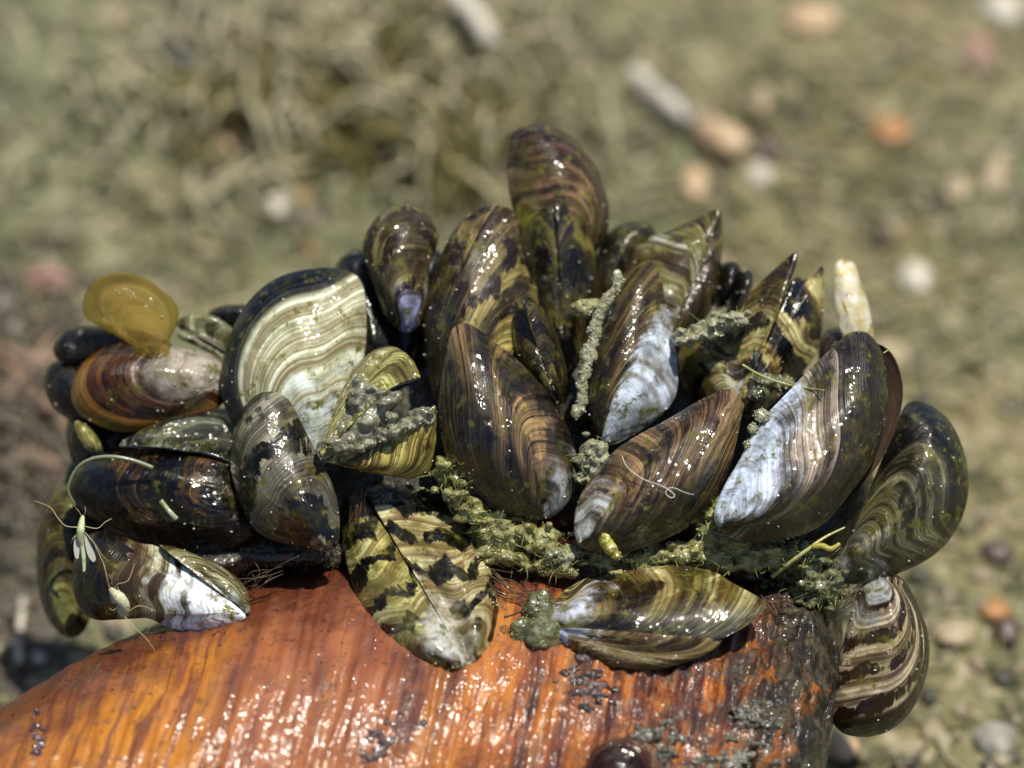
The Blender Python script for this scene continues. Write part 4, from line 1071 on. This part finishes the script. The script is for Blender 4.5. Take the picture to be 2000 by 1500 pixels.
midge("cream coloured midge with spread legs sitting on the white beaked mussel", .05,
      [(215, 1150, .05), (224, 1158, .10), (234, 1168, .14), (243, 1180, .12), (246, 1192, .08), (243, 1204, .05)], [.02, .05, .07, .06, .045, .02],
      [[(213, 1155), (217, 1172), (225, 1180), (228, 1168), (222, 1157)], [(228, 1182), (232, 1198), (241, 1205), (242, 1192), (236, 1181)]],
      [[(238, 1160, .1), (228, 1142, .16), (250, 1134, .16), (262, 1102, .05)], [(250, 1196, .1), (272, 1183, .16), (304, 1193, .03)],
       [(242, 1203, .06), (262, 1225, .12), (288, 1250, .06), (311, 1284, -.02)], [(214, 1150, .06), (208, 1125, .14), (202, 1100, .12), (185, 1065, .03)],
       [(232, 1180, .1), (222, 1192, .12), (214, 1188, .02)]],
      [[(217, 1150, .07), (212, 1141, .12)], [(221, 1152, .07), (226, 1145, .12)]], M_MP, M_LEG)

# ------------------------------------------------------------------ things lying on the mud behind
def pmat(name, c, rough=.6, coat=.2):
    c = np.array(c); c = c * .80 + .20 * np.array([.19, .17, .10])
    return plain_mat(name, tuple(c * .75), tuple(np.minimum(c * 1.15, .9)), 4, rough, coat, .02)
M_WH = pmat("white_chip", (.62, .58, .50)); M_PEACH = pmat("peach_chip", (.60, .42, .26)); M_DARK = pmat("black_pebble", (.045, .019, .021), .4, .5)
M_ORG = pmat("orange_bit", (.42, .18, .05)); M_TAN = pmat("tan_bit", (.40, .32, .20)); M_PINK = pmat("pink_bit", (.34, .17, .15)); M_LGREY = pmat("grey_pebble", (.30, .29, .26))

def pebble(name, label, cat, px, py, rx, ry, mat, rot=0.0, group=None, flat=.6):
    c = ground_at(px, py)
    v0, f0 = ICO[3]
    k = 1 + .45 * fbm(v0 * 1.5 + rng.uniform(0, 90), 4)
    d = np.linalg.norm(c - CAMPOS) / D
    L = v0 * k[:, None] * np.array([rx * S * d, ry * S * d * 1.2, min(rx, ry) * S * d * flat])
    cr, sr = math.cos(rot), math.sin(rot)
    v = np.stack([L[:, 0] * cr - L[:, 1] * sr, L[:, 0] * sr + L[:, 1] * cr, L[:, 2]], 1) + c + np.array([0, 0, min(rx, ry) * S * d * flat * .45])
    return tag(mesh_obj(name, v, f0, mat), label, cat, group)
GP = "chips and pebbles lying on the mud behind"
for a in [
    ("shell_chip", "white round chip on the mud above the lilac beaked mussel", 540, 405, 24, 22, M_WH), ("shell_chip", "small white chip left of the black pebble's lower edge", 1480, 346, 27, 24, M_WH),
    ("shell_chip", "white chip on the mud far right, level with the cream shard", 1787, 548, 34, 36, M_WH), ("shell_chip", "large peach coloured chip at the top right edge of the mud", 1578, 46, 54, 38, M_PEACH),
    ("shell_chip", "pale chip at the upper left on the mud", 222, 42, 34, 26, M_TAN), ("shell_chip", "grey white chip right of the pale upper left chip", 395, 78, 30, 30, M_LGREY),
    ("shell_chip", "peach chip in the algae tuft at upper left", 440, 288, 52, 26, M_PEACH), ("shell_chip", "flat white chip lying across the algae tuft", 532, 252, 58, 20, M_WH),
    ("shell_chip", "whitish chip in the right part of the algae tuft", 835, 290, 30, 24, M_LGREY), ("shell_chip", "peach chip under the pale broken twig", 1358, 365, 24, 38, M_PEACH),
    ("shell_chip", "pale chip at the right of the mud, above the white chip", 1870, 372, 24, 32, M_TAN), ("shell_chip", "pale chip at the top right corner of the mud", 1955, 22, 38, 34, M_WH),
    ("shell_chip", "tan chip below the orange leaf bit on the right", 1940, 345, 26, 46, M_TAN), ("shell_chip", "pale spot like chip below the right group of mussels", 1690, 1400, 34, 22, M_TAN),
    ("shell_chip", "pale chip right beside the brown hanging mussel", 1862, 1240, 42, 26, M_TAN), ("shell_chip", "cream chip below the right end of the orange shell", 1632, 1462, 38, 34, M_PEACH),
    ("leaf_bit", "orange leaf bit on the mud at right", 1738, 262, 34, 30, M_ORG), ("leaf_bit", "small orange bit right of the white round chip", 588, 384, 14, 14, M_ORG), ("leaf_bit", "small orange bit above the pale fan mussel", 602, 492, 18, 14, M_ORG),
    ("leaf_bit", "dull pink bit near the top of the algae tuft", 468, 72, 22, 22, M_PINK), ("leaf_bit", "rusty bit at the right edge beside the grey ringed mussel", 1938, 1195, 34, 22, M_ORG), ("leaf_bit", "pink brown bit near the top right corner", 1908, 112, 30, 40, M_PINK),
    ("pebble", "black pebble at the right end of the pale broken twig", 1490, 292, 38, 22, M_DARK), ("pebble", "dark flat pebble below the white round chip", 592, 430, 52, 16, M_DARK), ("pebble", "dark pebble in the shade of the algae tuft", 636, 240, 34, 30, M_DARK),
    ("pebble", "small black pebble at the lower edge of the algae tuft", 412, 350, 20, 20, M_DARK), ("pebble", "dark pebble above the notched mussel", 1722, 470, 26, 22, M_DARK), ("pebble", "dark pebble right of the grey ringed mussel", 1945, 1085, 34, 26, M_DARK),
    ("pebble", "dark pebble near the top left of the algae tuft", 360, 30, 36, 24, M_DARK), ("pebble", "dark pebble left of the pale upper twig", 505, 20, 24, 26, M_DARK), ("pebble", "dark pebble beside the rusty bit at the right edge", 1965, 1235, 26, 30, M_DARK),
    ("pebble", "red pink pebble at the left edge above the dark mussels", 95, 555, 44, 34, M_PINK), ("pebble", "whitish pebble at the left edge beside the red pink one", 8, 610, 26, 70, M_LGREY), ("pebble", "small white pebble in the shade at lower left", 76, 1288, 13, 12, M_WH),
    ("pebble", "grey pebble in the shade at left, by the pinkish sticks", 22, 1010, 30, 40, M_LGREY), ("pebble", "brown pebble right of the cream shard", 1735, 700, 40, 30, M_TAN), ("pebble", "grey brown pebble low at the right edge", 1940, 1450, 40, 34, M_LGREY),
]:
    pebble(a[0], a[1], a[0].split("_")[-1] if a[0] != "leaf_bit" else "leaf bit", a[2], a[3], a[4], a[5], a[6], rng.uniform(-.5, .5), GP)

def stick(name, label, cat, pts, r, mat, lift=.22):
    P_ = [ground_at(x, y) + np.array([0, 0, lift + (h if h else 0)]) for x, y, h in [(p + (0,))[:3] for p in pts]]
    v, f = tube(P_, r, 8, 5)
    return tag(mesh_obj(name, v, f, mat), label, cat, "sticks and stalks lying on the mud")
stick("twig", "pale broken twig, upper left piece of two in line", "twig", [(1235, 165), (1290, 212), (1350, 258)], [.16, .20, .18], M_WH)
stick("twig", "cream broken twig, lower right piece of two in line", "twig", [(1370, 268), (1410, 296), (1448, 318)], [.22, .28, .24], M_PEACH)
stick("stalk", "upright pale stalk above the broken twig's right piece", "stalk", [(1490, 200), (1480, 250)], [.14, .12], M_TAN)
stick("twig", "grey twig at upper left pointing to the algae tuft", "twig", [(300, 85), (345, 125), (425, 168)], [.10, .16, .12], M_LGREY)
stick("stalk", "tall whitish stalk at the top behind the algae tuft", "stalk", [(835, -20), (858, 40), (872, 90)], [.14, .16, .13], M_TAN)
stick("stalk", "arching tan stalk on the right side of the algae tuft", "stalk", [(700, 75), (780, 70), (870, 95), (930, 155), (960, 210)], [.14, .16, .16, .13], M_WH, 1.2)
stick("stalk", "grey stalk standing in the middle of the algae tuft", "stalk", [(515, 145), (525, 190), (520, 235)], [.14, .12], M_LGREY, .3)
stick("stalk", "white bent stalk in the shade at the lower left corner", "stalk", [(46, 1180), (42, 1225), (36, 1270), (42, 1305)], [.045, .055, .05], M_WH, .1)
for lab, pts in [("pinkish stick at left leaning up towards the dark mussels", [(0, 800), (60, 740), (110, 665)]), ("pinkish stick crossing the shaded mud at left", [(10, 720), (70, 780), (130, 850)]),
                 ("brown stick lowest of those crossing the shaded mud at left", [(0, 935), (60, 905), (120, 930)]), ("tan stick near the left edge below the whitish pebble", [(0, 690), (50, 715), (115, 720)])]:
    stick("stick", lab, "stick", pts, [.07, .10, .06], pmat("pinkish_stick", (.26, .16, .11)), .15)

# gravel, silt crumbs and algae threads that nobody could count
g = {0: Geo(), 1: Geo(), 2: Geo()}
v0, f0 = ICO[1]
for i in range(4200):
    px, py = rng.uniform(-250, 2250), rng.uniform(-200, 1600)
    c = ground_at(px, py)
    r = .03 + .13 * rng.random() ** 3
    k = rng.choice(3, p=[.42, .34, .24])
    g[k].add(v0 * (1 + .2 * rng.standard_normal((len(v0), 1))) * np.array([r * rng.uniform(.7, 1.5), r * rng.uniform(.7, 1.5), r * .6]) + c + np.array([0, 0, r * .2]), f0)
for k, (nm, lab, mt) in enumerate([("mud_crumbs", "olive crumbs of mud all over the ground", pmat("olive_crumb", (.14, .13, .06))), ("gravel", "fine tan gravel strewn over the ground", pmat("tan_gravel", (.30, .25, .16))),
                                   ("dark_gravel", "fine dark gravel strewn over the ground", pmat("dark_gravel_stone", (.035, .034, .03), .45, .4))]):
    tag(g[k].obj(nm, mt), lab, None, None, "stuff")
def threads(n, cx, cy, sx, sy, L, r, hgt):
    q_ = Geo()
    for i in range(n):
        px, py = rng.normal(cx, sx), rng.normal(cy, sy)
        c = ground_at(px, py)
        a = rng.uniform(0, 6.28); l = L * rng.uniform(.5, 1.4)
        p = [c]
        for s in range(5):
            a += rng.normal(0, .7)
            p.append(p[-1] + np.array([math.cos(a), math.sin(a), 0]) * l / 5)
        p = np.array(p); p[:, 2] = c[2] + .05 + hgt * rng.random() * np.sin(np.linspace(.3, 2.9, 6))
        v, f = tube(p, [r, r * .6], 4, 2)
        q_.add(v, f)
    return q_
tuft = Geo()
for n_, cx_, cy_, sx_, sy_ in [(90, 600, 220, 60, 34), (140, 800, 150, 80, 40), (130, 780, 280, 100, 40), (30, 430, 250, 50, 34), (30, 930, 330, 40, 34)]:
    t_ = threads(n_, cx_, cy_, sx_, sy_, .95, .045, .9)
    tuft.v += t_.v; tuft.f += [[i_ + tuft.n for i_ in q_] for q_ in t_.f]; tuft.n += t_.n
tag(tuft.obj("algae_tuft", pmat("olive_algae", (.19, .165, .035), .5, .5)), "tangled olive green algae tuft on the mud at upper left", None, None, "stuff")
tag(threads(200, 660, 190, 230, 85, 1.5, .06, 1.4).obj("pale_dry_algae", pmat("pale_algae", (.46, .42, .27), .6)), "pale dried algae threads tangled in the tuft", None, None, "stuff")
tag(threads(900, 1300, 420, 650, 420, .9, .03, .12).obj("mud_algae", pmat("mud_olive_algae", (.21, .195, .085), .6)), "thin olive algae threads lying over the mud", None, None, "stuff")
tag(threads(300, 1100, 420, 700, 420, .9, .035, .12).obj("mud_straw", pmat("mud_straw_pale", (.34, .31, .20), .6)), "thin pale plant bits lying over the mud", None, None, "stuff")
tag(threads(160, 40, 830, 70, 190, .9, .04, .4).obj("dead_roots", pmat("dead_root", (.10, .075, .058), .6)), "dark brown root tangle on the shaded mud at left", None, None, "stuff")
